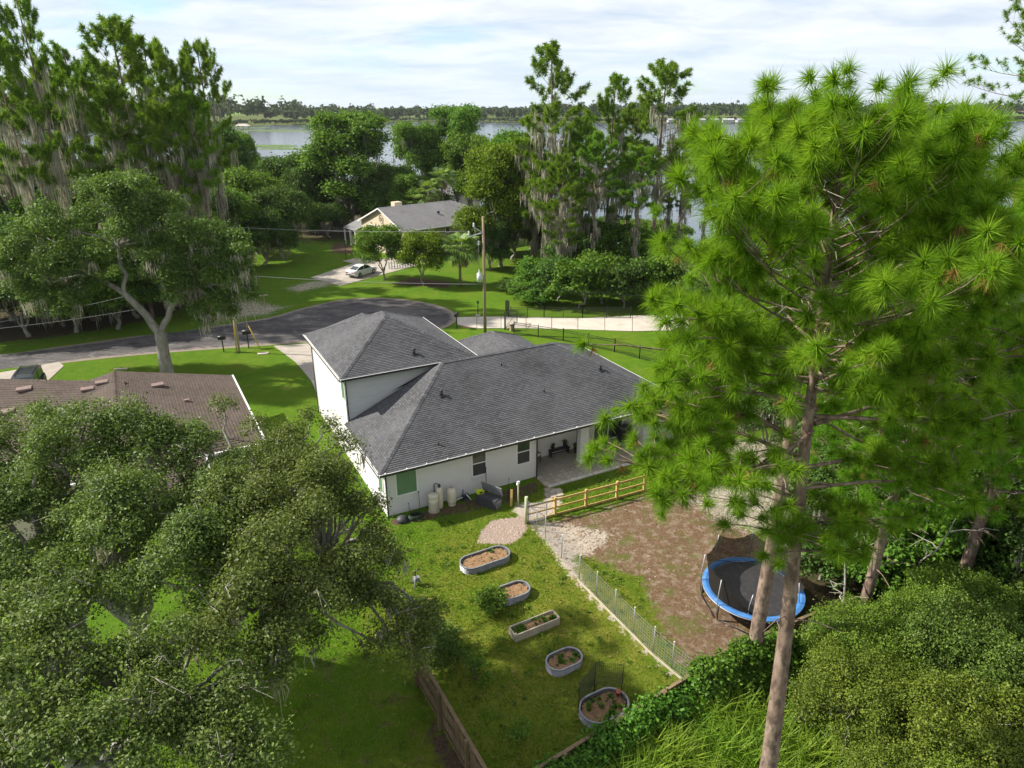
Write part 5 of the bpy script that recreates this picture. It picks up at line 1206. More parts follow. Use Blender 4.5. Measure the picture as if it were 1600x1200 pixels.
def proto_pine(H, cb, R, r0, seed, nbr, sub, ln, wd, per, mat, seg=1, moss=0, mossw=.05, mossl=(1, 3), tuftmul=1, gaps=0.0, **k):
    mb, C, D, A, rs = pine_skeleton(H, cb, R, r0, seed, nbr, sub=sub, gaps=gaps, **k)
    if tuftmul > 1:
        C = np.concatenate([C]+[C-D*ln*(.5+.4*rs.rand(len(C), 1))+rs.randn(*C.shape)*ln*.25 for _ in range(tuftmul-1)]); D = np.concatenate([D]*tuftmul)
    a, b = tufts(C, D, ln, wd, per, rs, seg)
    if seg == 1: crown = np_mesh('crown', a, 3, MT[mat])
    else:
        crown = join_q3('crown', a, b, MT[mat])
    d = dict(trunk=mb.mesh('trunk', MT['bark_pine']), crown=crown, H=H, R=R, nt=len(C))
    if moss:
        an = []
        for pts, l in A:
            if rs.rand() < .8 and pts[0].z < cb+(H-cb)*.55:
                for _ in range(moss): f = rs.rand(); j = min(int(f*5), 4); p = pts[j].lerp(pts[j+1], f*5-j); an.append((p.x, p.y, p.z-.05))
        # rags of moss along the lower trunk
        for _ in range(moss*6):
            z = cb*(.45+.6*rs.rand()); an.append((rs.randn()*.35, rs.randn()*.35, z))
        d['moss'] = np_mesh('spanish_moss', moss_strips(an, rs, mossl, 12, mossw, .22), 4, MT['moss'])
    return d
def join_q3(name, quads, tris, mat):
    nq, n3 = len(quads)//4, len(tris)//3; v = np.concatenate([quads, tris]).astype(np.float32); me = bpy.data.meshes.new(name)
    # weld each needle's two pieces by sharing the quad's last two corners
    q = quads.reshape(-1, 4, 3); t = tris.reshape(-1, 3, 3); vv = np.concatenate([q, t[:, 2:3]], 1).reshape(-1, 3).astype(np.float32); n = len(q)
    me.vertices.add(len(vv)); me.vertices.foreach_set('co', vv.ravel()); b = np.arange(n)*5
    li = np.stack([b, b+1, b+2, b+3, b+3, b+2, b+4], 1).astype(np.int32).ravel(); me.loops.add(len(li)); me.loops.foreach_set('vertex_index', li)
    ls = np.stack([np.arange(n)*7, np.arange(n)*7+4], 1).astype(np.int32).ravel(); me.polygons.add(2*n); me.polygons.foreach_set('loop_start', ls)
    me.materials.append(mat); me.update(calc_edges=True); return me
def plant(name, label, cat, pr, loc, h=None, r=None, rz=0.0, group=None):
    t = thing(name, label, cat, loc, rz, group); sz = (h/pr['H']) if h else 1; sr = (r/pr['R']) if r else sz
    t.scale = (sr, sr, sz)
    link('trunk', pr['trunk'], t); link('crown', pr['crown'], t)
    if pr.get('twigs'): tag(link('twigs', pr['twigs'], t), kind='stuff')
    if pr.get('moss'): tag(link('spanish_moss', pr['moss'], t), kind='stuff')
    return t
def at(px, Y, z=0.0):
    """ground point seen in column px (at mid height) at distance Y"""
    f = Y*math.cos(PITCH)+(CAMH-z)*math.sin(PITCH); return Vector(((px-800)/FPX*f, Y, 0))
def top_h(py, Y): return W(800, py, Y).z

# ------------------------------------------------------------------ near oaks, bottom left
def near_oak(label, base, blobpx, r0, seed, dens, fork=3.2, moss=1):
    rs = np.random.RandomState(seed); bl = []
    for b in blobpx:
        p = G(b[0], b[1], b[2]); bl.append((p.x, p.y, p.z, b[3]))
    loc = Vector(base); rel = []
    for x, y, z, r in bl:
        for k in range(6 if r > .8 else 1):
            d = unit(rs.randn(3)+np.array([0, 0, .35])); q = r*(.34+.2*rs.rand()) if r > .8 else r
            rel.append((x-loc.x+d[0]*r*.68*(r > .8), y-loc.y+d[1]*r*.68*(r > .8), z+d[2]*r*.62*(r > .8), q, q*(.75+.35*rs.rand())))
    t = thing('live_oak', label, 'tree', loc)
    V = crown_leaves(rel, dens*1.2, .102, .058, rs, .17, 24, .55, .25); link('crown', np_mesh('crown', V, 4, MT['leaf_oak']), t)
    mb = broad_trunk(rel, (0, 0, 0), (rs.randn()*.3, rs.randn()*.3, fork), r0, rs, 5, 1); link('trunk', mb.mesh('trunk', MT['bark_oak']), t)
    # bare grey twigs breaking through the leaves
    tw = MB()
    for x, y, z, r, rz in rel:
        for _ in range(1):
            d = Vector(unit(rs.randn(3)+np.array([0, 0, .2]))); a = Vector((x, y, z))+d*r*.45; e = a+(d+Vector(rs.randn(3))*.5)*r*.5; m = a.lerp(e, .4)+Vector(rs.randn(3))*.16; m2 = a.lerp(e, .75)+Vector(rs.randn(3))*.12
            tw.tube([a, m, m2, e], [.018, .013, .009, .004], 4, cap=False)
            for _k in range(2): tw.tube([m, m+Vector(rs.randn(3))*.35], [.011, .004], 4, cap=False)
    tag(link('twigs', tw.mesh('twigs', MT['dead_twig']), t), kind='stuff')
    if moss:
        an = [(x+rs.randn()*r*.5, y+rs.randn()*r*.5, z-rz*.75) for x, y, z, r, rz in rel for _ in range(moss) if rs.rand() < .14]
        tag(link('spanish_moss', np_mesh('spanish_moss', moss_strips(an, rs, (.3, 1.0), 18, .022, .10), 4, MT['moss']), t), kind='stuff')
    return t
OA = [(15, 728, 9.45, 1.9), (60, 698, 10.25, 1.6), (130, 703, 10.35, 1.8), (205, 693, 10.549999999999999, 1.6), (265, 703, 10.35, 1.4), (320, 728, 9.85, 1.5), (15, 808, 8.45, 2.1), (105, 773, 9.45, 2.0), (215, 768, 9.45, 2.1), (325, 808, 8.85, 1.8), (50, 908, 7.85, 2), (150, 883, 8.25, 2), (265, 878, 8.35, 2.1), (-60, 758, 8.85, 2.2), (-80, 868, 7.85, 2.2), (365, 888, 8.15, 1.8), (250, 670, 10.75, 0.55), (330, 693, 10.049999999999999, 0.5), (100, 663, 10.45, 0.6), (205, 653, 10.85, 0.6), (300, 678, 10.45, 0.55), (60, 650, 10.65, 0.5)]
OB = [(415, 705, 9.2, 1.3), (500, 705, 9, 1.2), (465, 765, 8.7, 1.7), (540, 765, 8.2, 1.2), (390, 790, 9, 1.7), (570, 815, 7.6, 1.15), (495, 850, 8.3, 1.8), (560, 890, 7.4, 1.4), (425, 905, 8.3, 1.9), (510, 945, 7.3, 1.5), (585, 945, 6.6, 1.1), (640, 985, 5.4, .95), (672, 962, 5.1, .6), (600, 1010, 5.3, .8), (650, 1030, 4.8, .6), (450, 985, 7.2, 1.3), (380, 985, 7.7, 1.5), (485, 655, 9.4, .5), (515, 665, 9.2, .45), (400, 670, 9.4, .6), (460, 680, 9.3, .6), (350, 640, 9.9, .55), (610, 880, 6.9, .7), (590, 850, 7.2, .6), (555, 700, 8.4, .5)]
OC = [(30, 985, 8.6, 1.5), (110, 1000, 8.5, 1.2), (50, 1085, 8, 1.4), (-20, 1150, 8, 1.5), (140, 1090, 8, 1.1), (265, 985, 8.2, 1.4), (320, 1075, 7.5, 1.2), (225, 1120, 7.6, 1.1), (385, 1110, 7, 1.0), (400, 1050, 7.2, 1.1), (90, 1190, 7.6, 1.2), (340, 1190, 7, 0.9), (415, 1180, 6.6, 0.8), (210, 1215, 7.2, 1.0), (60, 930, 8.4, 1.3), (190, 1040, 7.9, 0.8), (-60, 1040, 8.3, 1.5), (300, 1150, 7.2, 1.0), (390, 1160, 6.6, 0.9), (150, 1150, 7.8, 1.0), (30, 1200, 7.6, 1.2), (250, 1060, 7.8, 0.9), (120, 945, 8.2, 1.0)]
near_oak('large live oak filling the lower left, in front of the brown roof', (-14.5, 20.5, 0), OA, .42, 11, 1750, 3.5)
near_oak('live oak with a branch hanging over the board fence, left of the raised beds', (-9.9, 22.6, 0), OB, .32, 12, 1750, 3.2, 2)
near_oak('live oak in the bottom left corner with sunlit grass showing through gaps', (-13.0, 15.0, 0), OC, .32, 13, 1500, 3.0, 2)

# ------------------------------------------------------------------ near pines on the right
def hero_pine(label, base, tpts, H, cb, R, r0, seed, nbr, sub, per, extra=None, gaps=.0):
    mb, C, D, A, rs = pine_skeleton(H, cb, R, r0, seed, nbr, sub=sub, trunkpts=tpts, dead=12, gaps=gaps)
    for pts, rad, tuft in (extra or []):
        pts = [Vector(p) for p in pts]; mb.tube(pts, [rad*(1-.75*i/(len(pts)-1)) for i in range(len(pts))], 6, cap=False)
        for k in range(tuft):
            f = .45+.55*rs.rand(); j = min(int(f*(len(pts)-1)), len(pts)-2); b = pts[j].lerp(pts[j+1], f*(len(pts)-1)-j); e = b+Vector((rs.randn(), rs.randn(), .2+.5*rs.rand()))*.62
            mb.tube([b, b.lerp(e, .5)+Vector((0, 0, .05)), e], [.025, .018, .01], 4, cap=False); C = np.concatenate([C, [tuple(e)]]); D = np.concatenate([D, [tuple((e-b).normalized())]])
        e = pts[-1]; C = np.concatenate([C, [tuple(e)]]); D = np.concatenate([D, [tuple((pts[-1]-pts[-2]).normalized())]])
    pick = rs.rand(len(C)) < .5; off = rs.randn(len(C), 3)*.14; C2, D2 = (C-D*.26+off)[pick], D[pick]
    q, t3 = tufts(C, D, .40, .017, per, rs, 1, .30, .95); q2, t3 = tufts(C2, D2, .36, .016, int(per*.65), rs, 1, .45, 1.0); q = np.concatenate([q, q2])
    t = thing('pine_tree', label, 'tree', base); link('trunk', mb.mesh('trunk', MT['bark_pine']), t); link('crown', np_mesh('crown', q, 3, MT['needle']), t)
    pick = rs.rand(len(C)) < .13; qo, t3 = tufts((C-D*.34+rs.randn(len(C), 3)*.1)[pick], -D[pick]*.4+np.array([0, 0, -.6]), .30, .014, 46, rs, 1, .5, .6)
    tag(link('old_needles', np_mesh('old_needles', qo, 3, MT['oldneedle']), t), kind='stuff')
    tw = MB()
    for pts, l in A:
        for _ in range(2):
            f = .15+.4*rs.rand(); j = min(int(f*5), 4); b = pts[j].lerp(pts[j+1], f*5-j); p = b
            for _k in range(3): e = p+Vector((rs.randn()*.22, rs.randn()*.22, -.05+rs.randn()*.12)); tw.tube([p, e], [.012, .007], 3, cap=False); p = e
    tag(link('dead_twigs', tw.mesh('dead_twigs', MT['dead_twig']), t), kind='stuff'); return len(C)
n1_ = hero_pine('tallest foreground pine, its bare trunk leaving the bottom edge right of the trampoline', (7.95, 15, 0), [(0, 0, 0), (-.05, 0, 3.4), (-.35, 0, 9), (-.75, 0, 14.5), (-.9, .1, 18.6), (-1.0, .2, 21.3)], 21.0, 15.6, 4.2, .28, 21, 60, 11, 205,
   extra=[([(-.4, 0, 11.1), (.1, -.4, 11.4), (.6, -.6, 11.5)], .05, 13), ([(-.4, 0, 11.6), (-.9, -.3, 11.9), (-1.3, -.5, 12.0)], .05, 14), ([(-.4, 0, 12.0), (.2, -.5, 12.3), (.7, -.7, 12.5)], .05, 14), ([(-.6, 0, 13.9), (-2.0, -.4, 13.8), (-3.4, -.7, 13.4), (-4.3, -.9, 13.2)], .06, 20), ([(-.6, 0, 15.2), (-2.0, -.5, 15.8), (-3.2, -.8, 16.0), (-4.2, -.9, 16.4)], .06, 20), ([(-.7, 0, 16.2), (.8, -.6, 16.6), (2.4, -.9, 16.8), (3.6, -1.0, 17.4)], .06, 20), ([(-.6, 0, 15.0), (1.0, -.4, 15.1), (2.6, -.5, 15.0), (3.9, -.6, 15.5)], .06, 22), ([(-.6, 0, 13.0), (.9, -.2, 13.3), (2.2, -.3, 13.4), (3.2, -.2, 13.9)], .05, 18), ([(-.6, 0, 16.6), (-1.9, -.4, 16.9), (-3.2, -.8, 17.2), (-4.0, -.9, 17.9)], .06, 20), ([(-.6, 0, 14.6), (-1.6, -.9, 14.5), (-2.6, -1.5, 14.3), (-3.5, -1.8, 14.4)], .05, 18), ([(-.6, 0, 14.8), (.9, .5, 15.0), (2.2, .9, 14.8), (3.2, 1.1, 15.0)], .06, 18), ([(-.6, 0, 13.6), (.8, .6, 13.5), (2.0, 1.0, 13.0), (2.9, 1.2, 12.9)], .06, 18), ([(-.6, 0, 13.4), (-2.3, .4, 13.5), (-3.6, .6, 13.1), (-4.7, .7, 13.3)], .07, 40), ([(-.6, 0, 14.2), (-2.0, .2, 14.9), (-3.4, .3, 14.9), (-4.5, .2, 15.4)], .07, 36), ([(-.5, 0, 12.6), (-1.3, .6, 12.7), (-2.4, 1.2, 12.6), (-3.4, 1.4, 12.9)], .06, 26), ([(-.6, 0, 13.8), (-2.0, .9, 14.1), (-3.3, 1.5, 14.0), (-4.3, 1.8, 14.3)], .06, 32), ([(-.6, 0, 15.0), (-1.8, .9, 15.5), (-3.0, 1.4, 15.7), (-4.0, 1.7, 16.2)], .06, 28)])
n2_ = hero_pine('second foreground pine, trunk rising from the vine covered fence beside the trampoline', (9.85, 21.6, 0), [(0, 0, 0), (-.02, 0, 7), (-.1, 0, 14), (.1, .1, 20), (.2, .2, 20.8)], 20.6, 12.3, 4.0, .30, 22, 54, 9, 170,
   extra=[([(-.1, 0, 12.9), (1.6, 0, 14.6), (3.9, 0, 17.0), (5.2, 0, 18.3)], .12, 16), ([(-.1, 0, 12.0), (1.4, .3, 11.5), (2.9, .5, 10.6), (3.8, .6, 10.2)], .07, 12)])
hero_pine('foreground pine at the right edge with a reddish trunk crossing dark undergrowth', (20.3, 25.2, 0), [(0, 0, 0), (.1, 0, 8), (0, 0, 14), (.2, .1, 21)], 21.0, 6.6, 4.6, .27, 23, 84, 9, 110)
hero_pine('foreground pine with a low hanging crown, trunk standing between bush and undergrowth', (15.6, 24.3, 0), [(0, 0, 0), (.1, 0, 6), (.5, 0, 12), (.6, .1, 18.5)], 18.3, 6.0, 4.0, .24, 24, 80, 9, 110)
hero_pine('pine with a dense bright crown behind the two foreground trunks', (17.6, 31.5, 0), [(0, 0, 0), (.1, 0, 8), (.2, 0, 14), (.1, .1, 19.5)], 19.3, 6.5, 4.3, .25, 25, 64, 8, 80)
PN = [proto_pine(21, 8.5, 3.7, .25, 30+i, 42, 8, .40, .026, 44, 'needle_mid', 1, moss=2, mossw=.03, mossl=(.5, 1.6)) for i in range(2)]
for k, (x, y, h, r, lab) in enumerate(((19.8, 37.5, 18, 3.6, 'thin pine standing behind the sandy corner of the yard'), (27.5, 33, 20, 4.2, 'pine at the far right edge, third row back'), (24.5, 44, 21, 4.2, 'mid distance pine in the right hand wood with moss on its limbs'), (33, 42, 20, 4.0, 'pine deep in the right hand wood near the lake'), (30, 56, 22, 4.2, 'pine near the shore in the right hand wood'), (24, 62, 20, 3.8, 'slim pine near the shore behind the tallest foreground pine'))):
    plant('pine_tree', lab, 'tree', PN[k % 2], (x, y, 0), h, r, k*1.3, 'pines of the right hand wood')
FL = proto_pine(30, 21, 5.5, .28, 41, 30, 11, .34, .03, 34, 'needle_mid', 1, tuftmul=2, gaps=.15)
plant('pine_tree', 'very tall flat topped pine cut by the upper right corner', 'tree', FL, (39.5, 55, 0), 30.5, 6.2, 2.0)

# ------------------------------------------------------------------ the spreading oak by the road
def mid_oak():
    base = G(262, 588); rs = np.random.RandomState(51); Yb = base.y; bl = []
    spec = [(60, 385, 2.6), (100, 345, 2.6), (150, 320, 2.6), (200, 310, 2.4), (245, 335, 2.0), (60, 430, 2.4), (110, 420, 2.7), (160, 400, 2.5), (75, 470, 1.8), (130, 462, 1.9), (210, 365, 2.1), (230, 390, 1.8), (285, 372, 2.2), (330, 375, 2.2), (370, 392, 1.8), (260, 408, 1.9), (310, 415, 2.1), (355, 425, 1.9), (385, 430, 1.2), (300, 455, 1.9), (340, 462, 1.6), (318, 490, 1.2), (355, 488, .9), (20, 430, 2.0), (190, 345, 2.0), (110, 475, 1.3), (270, 440, 1.3), (385, 455, .9)]
    for i, (px, py, r) in enumerate(spec):
        for dy in (-1.6, 1.9):
            p = W(px+rs.randn()*5, py+rs.randn()*4, Yb+dy*(1+.6*rs.rand()))
            for k in range(3): d = unit(rs.randn(3)+np.array([0, 0, .3])); q = r*(.40+.22*rs.rand()); bl.append((p.x-base.x+d[0]*r*.62, p.y-base.y+d[1]*r*.62, p.z+d[2]*r*.5, q, q*.8))
    t = thing('live_oak', 'spreading live oak with a pale forked trunk on the front lawn beside the road', 'tree', base)
    link('crown', np_mesh('crown', crown_leaves(bl, 720, .20, .12, rs, .25, 20, .55, .35), 4, MT['leaf_oak_mid']), t)
    mb = MB(); fk = Vector((.15, 0, 4.1))
    mb.tube([(0, 0, -.3), (0, 0, .3), (.05, 0, 2.2), tuple(fk)], [.75, .56, .48, .46], 12, cap=False)
    A_ = limb(mb, fk-Vector((0, 0, .3)), (-2.2, 0, 7.4), .36, .26, rs, 5, .04, .04, 9); limb(mb, (-2.2, 0, 7.4), (-5.2, .2, 9.0), .24, .14, rs, 5, .05, .08, 8); limb(mb, (-2.2, 0, 7.4), (-2.0, .3, 11.2), .22, .1, rs, 5, .0, .08, 8)
    limb(mb, fk-Vector((0, 0, .3)), (1.6, -.1, 6.3), .30, .22, rs, 5, .03, .04, 9); limb(mb, (1.6, -.1, 6.3), (3.6, .2, 8.2), .2, .1, rs, 5, .05, .08, 8); limb(mb, (1.6, -.1, 6.3), (1.0, .2, 8.8), .18, .1, rs, 5, .0, .08, 8)
    hubs = [Vector((-5.2, .2, 9.0)), Vector((-2.0, .3, 11.2)), Vector((3.6, .2, 8.2)), Vector((1.0, .2, 8.8)), Vector((-2.2, 0, 7.4))]
    for b in bl[::3]:
        e = Vector(b[:3]); h = min(hubs, key=lambda q: (q-e).length); limb(mb, h, e, .10, .03, rs, 4, .04, .1, 5)
    link('trunk', mb.mesh('trunk', MT['bark_oak']), t)
    an = [(b[0]+rs.randn()*b[3]*.6, b[1]+rs.randn()*b[3]*.5, b[2]-b[4]*.7) for b in bl for _ in range(1) if rs.rand() < .6]
    tag(link('spanish_moss', np_mesh('spanish_moss', moss_strips(an, rs, (.4, 1.3), 16, .035, .22), 4, MT['moss']), t), kind='stuff')
mid_oak()

# ------------------------------------------------------------------ tree kinds for the middle distance
MP_ = [proto_pine(28, 13+2*i, 4.6, .27, 60+i, 40, 9, .52, .075, 26, 'needle_far', 1, moss=3, mossw=.05, mossl=(.7, 2.6), tuftmul=3, gaps=.28) for i in range(3)]
MPC = [proto_pine(28, 8+2*i, 5.2, .27, 160+i, 54, 9, .55, .085, 24, 'needle_far', 1, moss=5, mossw=.06, mossl=(.8, 3.0), tuftmul=3, gaps=.16) for i in range(2)]
BM = [proto_broad(4.5, 10, 3, 70+i, .34, 'leaf_mid', 620, 17) for i in range(2)]
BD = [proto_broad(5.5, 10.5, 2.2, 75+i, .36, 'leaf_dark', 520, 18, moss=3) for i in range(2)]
BL = [proto_broad(5.5, 15, 4, 80, .32, 'leaf_lime', 620, 20, flat=.85)]
BT_ = [proto_broad(6.0, 19, 4, 84+i, .40, 'leaf_mid', 330, 34, flat=.85, loose=True, moss=1) for i in range(2)]
RB = [proto_broad(3.2, 6.8, 2.0, 88+i, .24, ('leaf_mid', 'leaf_lime')[i], 800, 17, flat=.85, r0=.13) for i in range(2)]
SH = [proto_broad(2.2, 3.2, .5, 92+i, .22, ('leaf_mid', 'leaf_dark', 'leaf_vine')[i], 750, 12, r0=.08) for i in range(3)]
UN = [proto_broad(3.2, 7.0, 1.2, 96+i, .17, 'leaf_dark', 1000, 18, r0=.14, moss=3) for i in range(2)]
HB = [proto_broad(2.6, 3.6, .3, 100+i, .090, ('leaf_shrub', 'leaf_shrub2', 'leaf_shrub')[i], 2150, 40, r0=.09, twig=.14, loose=True) for i in range(3)]
for i, p_ in enumerate(HB):
    rs = np.random.RandomState(300+i); tw = MB()
    for _ in range(45):
        a = rs.rand()*6.28; rr_ = 2.4*rs.rand()**.5; b = Vector((rr_*math.cos(a), rr_*math.sin(a), 3.3*(1-.55*(rr_/2.4)**2)*(.7+.3*rs.rand()))); d = Vector((math.cos(a), math.sin(a), .5+rs.rand()))*(.25+.35*rs.rand()); m = b+d*.5+Vector(rs.randn(3))*.07; e = b+d
        tw.tube([b, m, e], [.014, .010, .004], 4, cap=False); tw.tube([m, m+Vector(rs.randn(3))*.22], [.008, .003], 3, cap=False)
    p_['twigs'] = tw.mesh('twigs', MT['dead_twig'])
rg = random.Random(5)
# left wood: pines hung with moss, behind the road
LPINES = [(62, -20, 72, 3.0, 'tallest moss hung pine at the upper left, its thin top cut by the frame'), (8, 66, 70, 3.2, 'pine at the left edge with a rounded tuft of a crown'), (35, 122, 79, 3.4, 'lower pine between the left edge pine and the tallest one'), (115, 76, 80, 3.8, 'bright pine just right of the tallest upper left pine'), (192, 34, 77, 4.4, 'broad crowned pine rising highest in the middle of the left wood'), (236, 66, 82, 3.8, 'pine leaning on the right shoulder of the broad crowned pine'), (275, 74, 75, 3.0, 'thin topped pine, second from the right end of the left wood'), (322, 72, 78, 3.0, 'slender pine standing apart at the right end of the left wood'), (85, 100, 90, 3.6, 'pine glimpsed behind the tallest upper left pine'), (-25, 44, 82, 4.2, 'pine mostly outside the left edge of the frame'), (160, 100, 88, 3.6, 'pine half hidden behind the broad crowned pine'), (298, 152, 74, 2.8, 'short pine below the slender pine at the end of the left wood'), (165, 135, 73, 3.4, 'mossy pine in front of the broad crowned pine, above the spreading oak'), (255, 168, 73, 3.2, 'mossy pine above the right half of the spreading oak')]
for i, (px, py, Yd, r, lab) in enumerate(LPINES):
    b = at(px+(10 if px < 250 else 4), Yd, 20); h = top_h(py, Yd)
    plant('pine_tree', lab, 'tree', MP_[i % 3], b, h, r*1.12, rg.random()*6.28, 'pines of the left wood')
for i, (px, Yd, h, r) in enumerate(((-40, 70, 9, 4.5), (20, 72, 10, 5), (70, 74, 8, 4), (150, 76, 9, 4.5), (215, 73, 8.5, 4.2), (270, 76, 9, 4.5), (110, 84, 12, 5), (0, 84, 13, 5.5), (190, 88, 13, 5), (300, 84, 11, 4.6), (250, 95, 14, 5.5), (330, 90, 11, 4.8), (60, 96, 14, 5.5), (-60, 95, 14, 6), (150, 104, 14, 6), (-30, 66, 8.5, 4.2), (45, 66.5, 7.5, 3.8), (120, 68, 7.5, 3.8), (185, 69, 7, 3.6), (300, 74, 8, 3.6))):
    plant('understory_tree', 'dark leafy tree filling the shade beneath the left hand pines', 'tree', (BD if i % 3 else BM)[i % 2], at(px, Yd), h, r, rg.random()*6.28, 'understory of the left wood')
MIDT = [(345, 205, 118, 5.2, BD, 'round grey green oak standing at the right end of the left wood'), (386, 212, 150, 3.2, BM, 'small yellow green tree against the lake, right of the left wood'), (395, 270, 108, 4.6, BM, 'bright leafy tree between the left wood and the lake'), (360, 300, 98, 4.2, BM, 'fresh green tree at the foot of the left wood'), (435, 300, 104, 4.6, BD, 'dark moss hung oak left of the sports lawn'), (458, 248, 132, 6.0, BD, 'dark oak clump below the lake, second left of the airy tree'), (405, 330, 100, 4.0, BD, 'low dark tree over the lawn edge left of the beige house'), (485, 268, 128, 4.6, BD, 'dark oak directly left of the tall airy tree'), (612, 262, 135, 4.8, BD, 'dark oak right of the tall airy tree, above the beige roof'), (580, 285, 128, 4.5, BD, 'dark bushy oak just above the beige house roof'), (640, 275, 124, 3.4, BM, 'green tree above the ridge of the beige house'), (510, 320, 122, 3.5, BD, 'dark low tree left of the beige house porch'), (735, 215, 140, 5.0, BM, 'leafy tree at the lake behind the lime green tree'), (790, 215, 128, 5.0, BM, 'leafy tree between the lime green tree and the mossy pines'), (800, 300, 104, 4.2, BD, 'dark tree in shade right of the lime green tree'), (765, 350, 97, 2.8, BD, 'dark small tree behind the utility pole')]
for px, py, Yd, r, kind, lab in MIDT:
    plant('leafy_tree', lab, 'tree', rg.choice(kind), at(px, Yd, 6), max(5.0, top_h(py, Yd)), r, rg.random()*6.28)
plant('leafy_tree', 'tall airy tree with open crown rising against the lake, left of centre', 'tree', BT_[0], at(545, 128, 8), top_h(182, 128), 7.4, .4)
plant('leafy_tree', 'tall airy tree with bright upper twigs against the lake, right one of two', 'tree', BT_[1], at(712, 148, 8), top_h(172, 148), 6.2, 1.4)
plant('leafy_tree', 'tall airy tree against the lake, lower companion of the bright twigged one', 'tree', BT_[0], at(655, 145, 8), top_h(197, 145), 5.4, 2.9)
plant('leafy_tree', 'big lime green tree overhanging the right end of the beige house', 'tree', BL[0], at(782, 99, 8), top_h(235, 99), 5.3, .3)
plant('leafy_tree', 'round bright green tree in front of the beige gable, beside the white car', 'tree', RB[0], G(601, 438), top_h(358, 90.5), 3.4, .2)
plant('leafy_tree', 'round yellow green tree between the white car and the palm', 'tree', RB[1], G(662, 446), top_h(364, 88), 2.7, 1.2)
# palms
def palm(label, loc, h, R, seed, nf=34, dead=10):
    rs = np.random.RandomState(seed); t = thing('palm_tree', label, 'tree', loc)
    mb = MB(); mb.tube([(0, 0, -.2), (.05, 0, h*.5), (.1, .05, h)], [.2, .16, .17], 10); link('trunk', mb.mesh('trunk', MT['polewood']), t)
    def frond(d, l, mt, lst):
        d = unit(d); o = np.array([.1, .05, h]); tip = o+d*l*.55+np.array([0, 0, -l*.05]); sd_ = unit(np.cross(d, [0, 0, 1])+1e-6); upv = np.cross(sd_, d)
        w = .03; lst.append([o-sd_*w, o+sd_*w, tip+sd_*w*.6, tip-sd_*w*.6])
        for k in range(15):
            a = (k-7)/7*1.75; dd = d*math.cos(a)+sd_*math.sin(a); ll = l*.62*(1-.3*abs(a)/1.75)*(.9+.2*rs.rand()); e = tip+dd*ll+np.array([0, 0, -ll*.35])+upv*.05; m = tip+dd*ll*.5; q = np.cross(dd, upv)*ll*.075
            lst.append([tip, m+q, e, m-q])
    live, dd_ = [], []
    for k in range(nf): a, e = k*2.399, .95-1.5*(k/nf)+rs.randn()*.1; frond(np.array([math.cos(a)*math.cos(e), math.sin(a)*math.cos(e), math.sin(e)]), R*(.85+.3*rs.rand()), 0, live)
    for k in range(dead): a = rs.rand()*6.28; frond(np.array([math.cos(a)*.5, math.sin(a)*.5, -1]), R*.75, 0, dd_)
    link('crown', np_mesh('crown', np.array(live).reshape(-1, 3), 4, MT['palm']), t)
    if dead: link('dead_fronds', np_mesh('dead_fronds', np.array(dd_).reshape(-1, 3), 4, MT['deadfrond']), t)
palm('fan palm with a skirt of dead fronds on the lawn left of the utility pole', G(719, 447), 5.0, 2.7, 1, 44, 12)
for i, (px, py, Yd, lab) in enumerate(((690, 262, 124, 'tall fan palm above the beige roof, left of the lime green tree'), (668, 285, 121, 'shorter fan palm above the beige roof, one of the pair'), (425, 252, 150, 'bluish fan palm beside the lake left of the airy tree'), (645, 300, 122, 'low fan palm just over the beige ridge'))):
    palm(lab, at(px, Yd, 8), max(4, top_h(py, Yd)-1.6), 2.6, 5+i, 30, 4)
# mossy pines right of centre
CPINES = [(858, 66, 92, 4.8, 'tallest pine right of centre, rounded crown above a trunk shaggy with moss'), (1030, 96, 90, 4.6, 'wide crowned pine with a bare leaning trunk, right of the shaggy pine'), (955, 116, 96, 4.0, 'flat crowned pine between the two tallest centre pines'), (905, 182, 90, 3.4, 'lower pine tucked right of the shaggy tallest pine'), (985, 170, 99, 3.6, 'pine behind the gap between flat crowned and wide crowned pines'), (930, 210, 86, 3.2, 'short mossy pine below the flat crowned pine'), (1072, 192, 96, 3.2, 'thin pine against the lake at the right end of the centre clump'), (880, 240, 84, 3.0, 'low mossy pine at the front of the centre clump, left side'), (1000, 230, 85, 3.2, 'low mossy pine at the front of the centre clump, right side'), (835, 195, 97, 3.2, 'pine at the left end of the centre clump, beside the lime green tree'), (1050, 248, 100, 3.0, 'small pine under the wide crowned pine, near the water'), (1110, 220, 92, 3.0, 'pine beside the tallest foreground pine, seen against the lake')]
for i, (px, py, Yd, r, lab) in enumerate(CPINES):
    plant('pine_tree', lab, 'tree', MPC[i % 2] if i in (0, 2, 3, 7, 9) else MP_[i % 3], at(px, Yd, 14), top_h(py, Yd)*.985, r*1.15, rg.random()*6.28, 'pines of the centre clump')
BLAB = ['bush at the foot of the shaggy tallest centre pine', 'bush at the left front of the thicket behind the far black fence', 'bush in the front row of the thicket, second from its left end', 'tallest dark bush in the middle front of the thicket beyond the path', 'front row bush of the thicket, just right of its middle', 'front row bush of the thicket below the wide crowned pine', 'bush of the thicket half hidden by the tallest foreground pine, left one', 'bush in the second row of the thicket behind its left front', 'bush in the second row behind the middle of the thicket', 'bush in the second row of the thicket below the leaning bare trunk', 'bush at the right of the thicket behind foreground pine needles', 'rightmost bush of the thicket behind the foreground pine', 'low weedy bush on the lawn at the left end of the thicket', 'lowest weedy patch of bush on the lawn right of the utility pole', 'low bush between the lawn and the shaggy pine trunk']
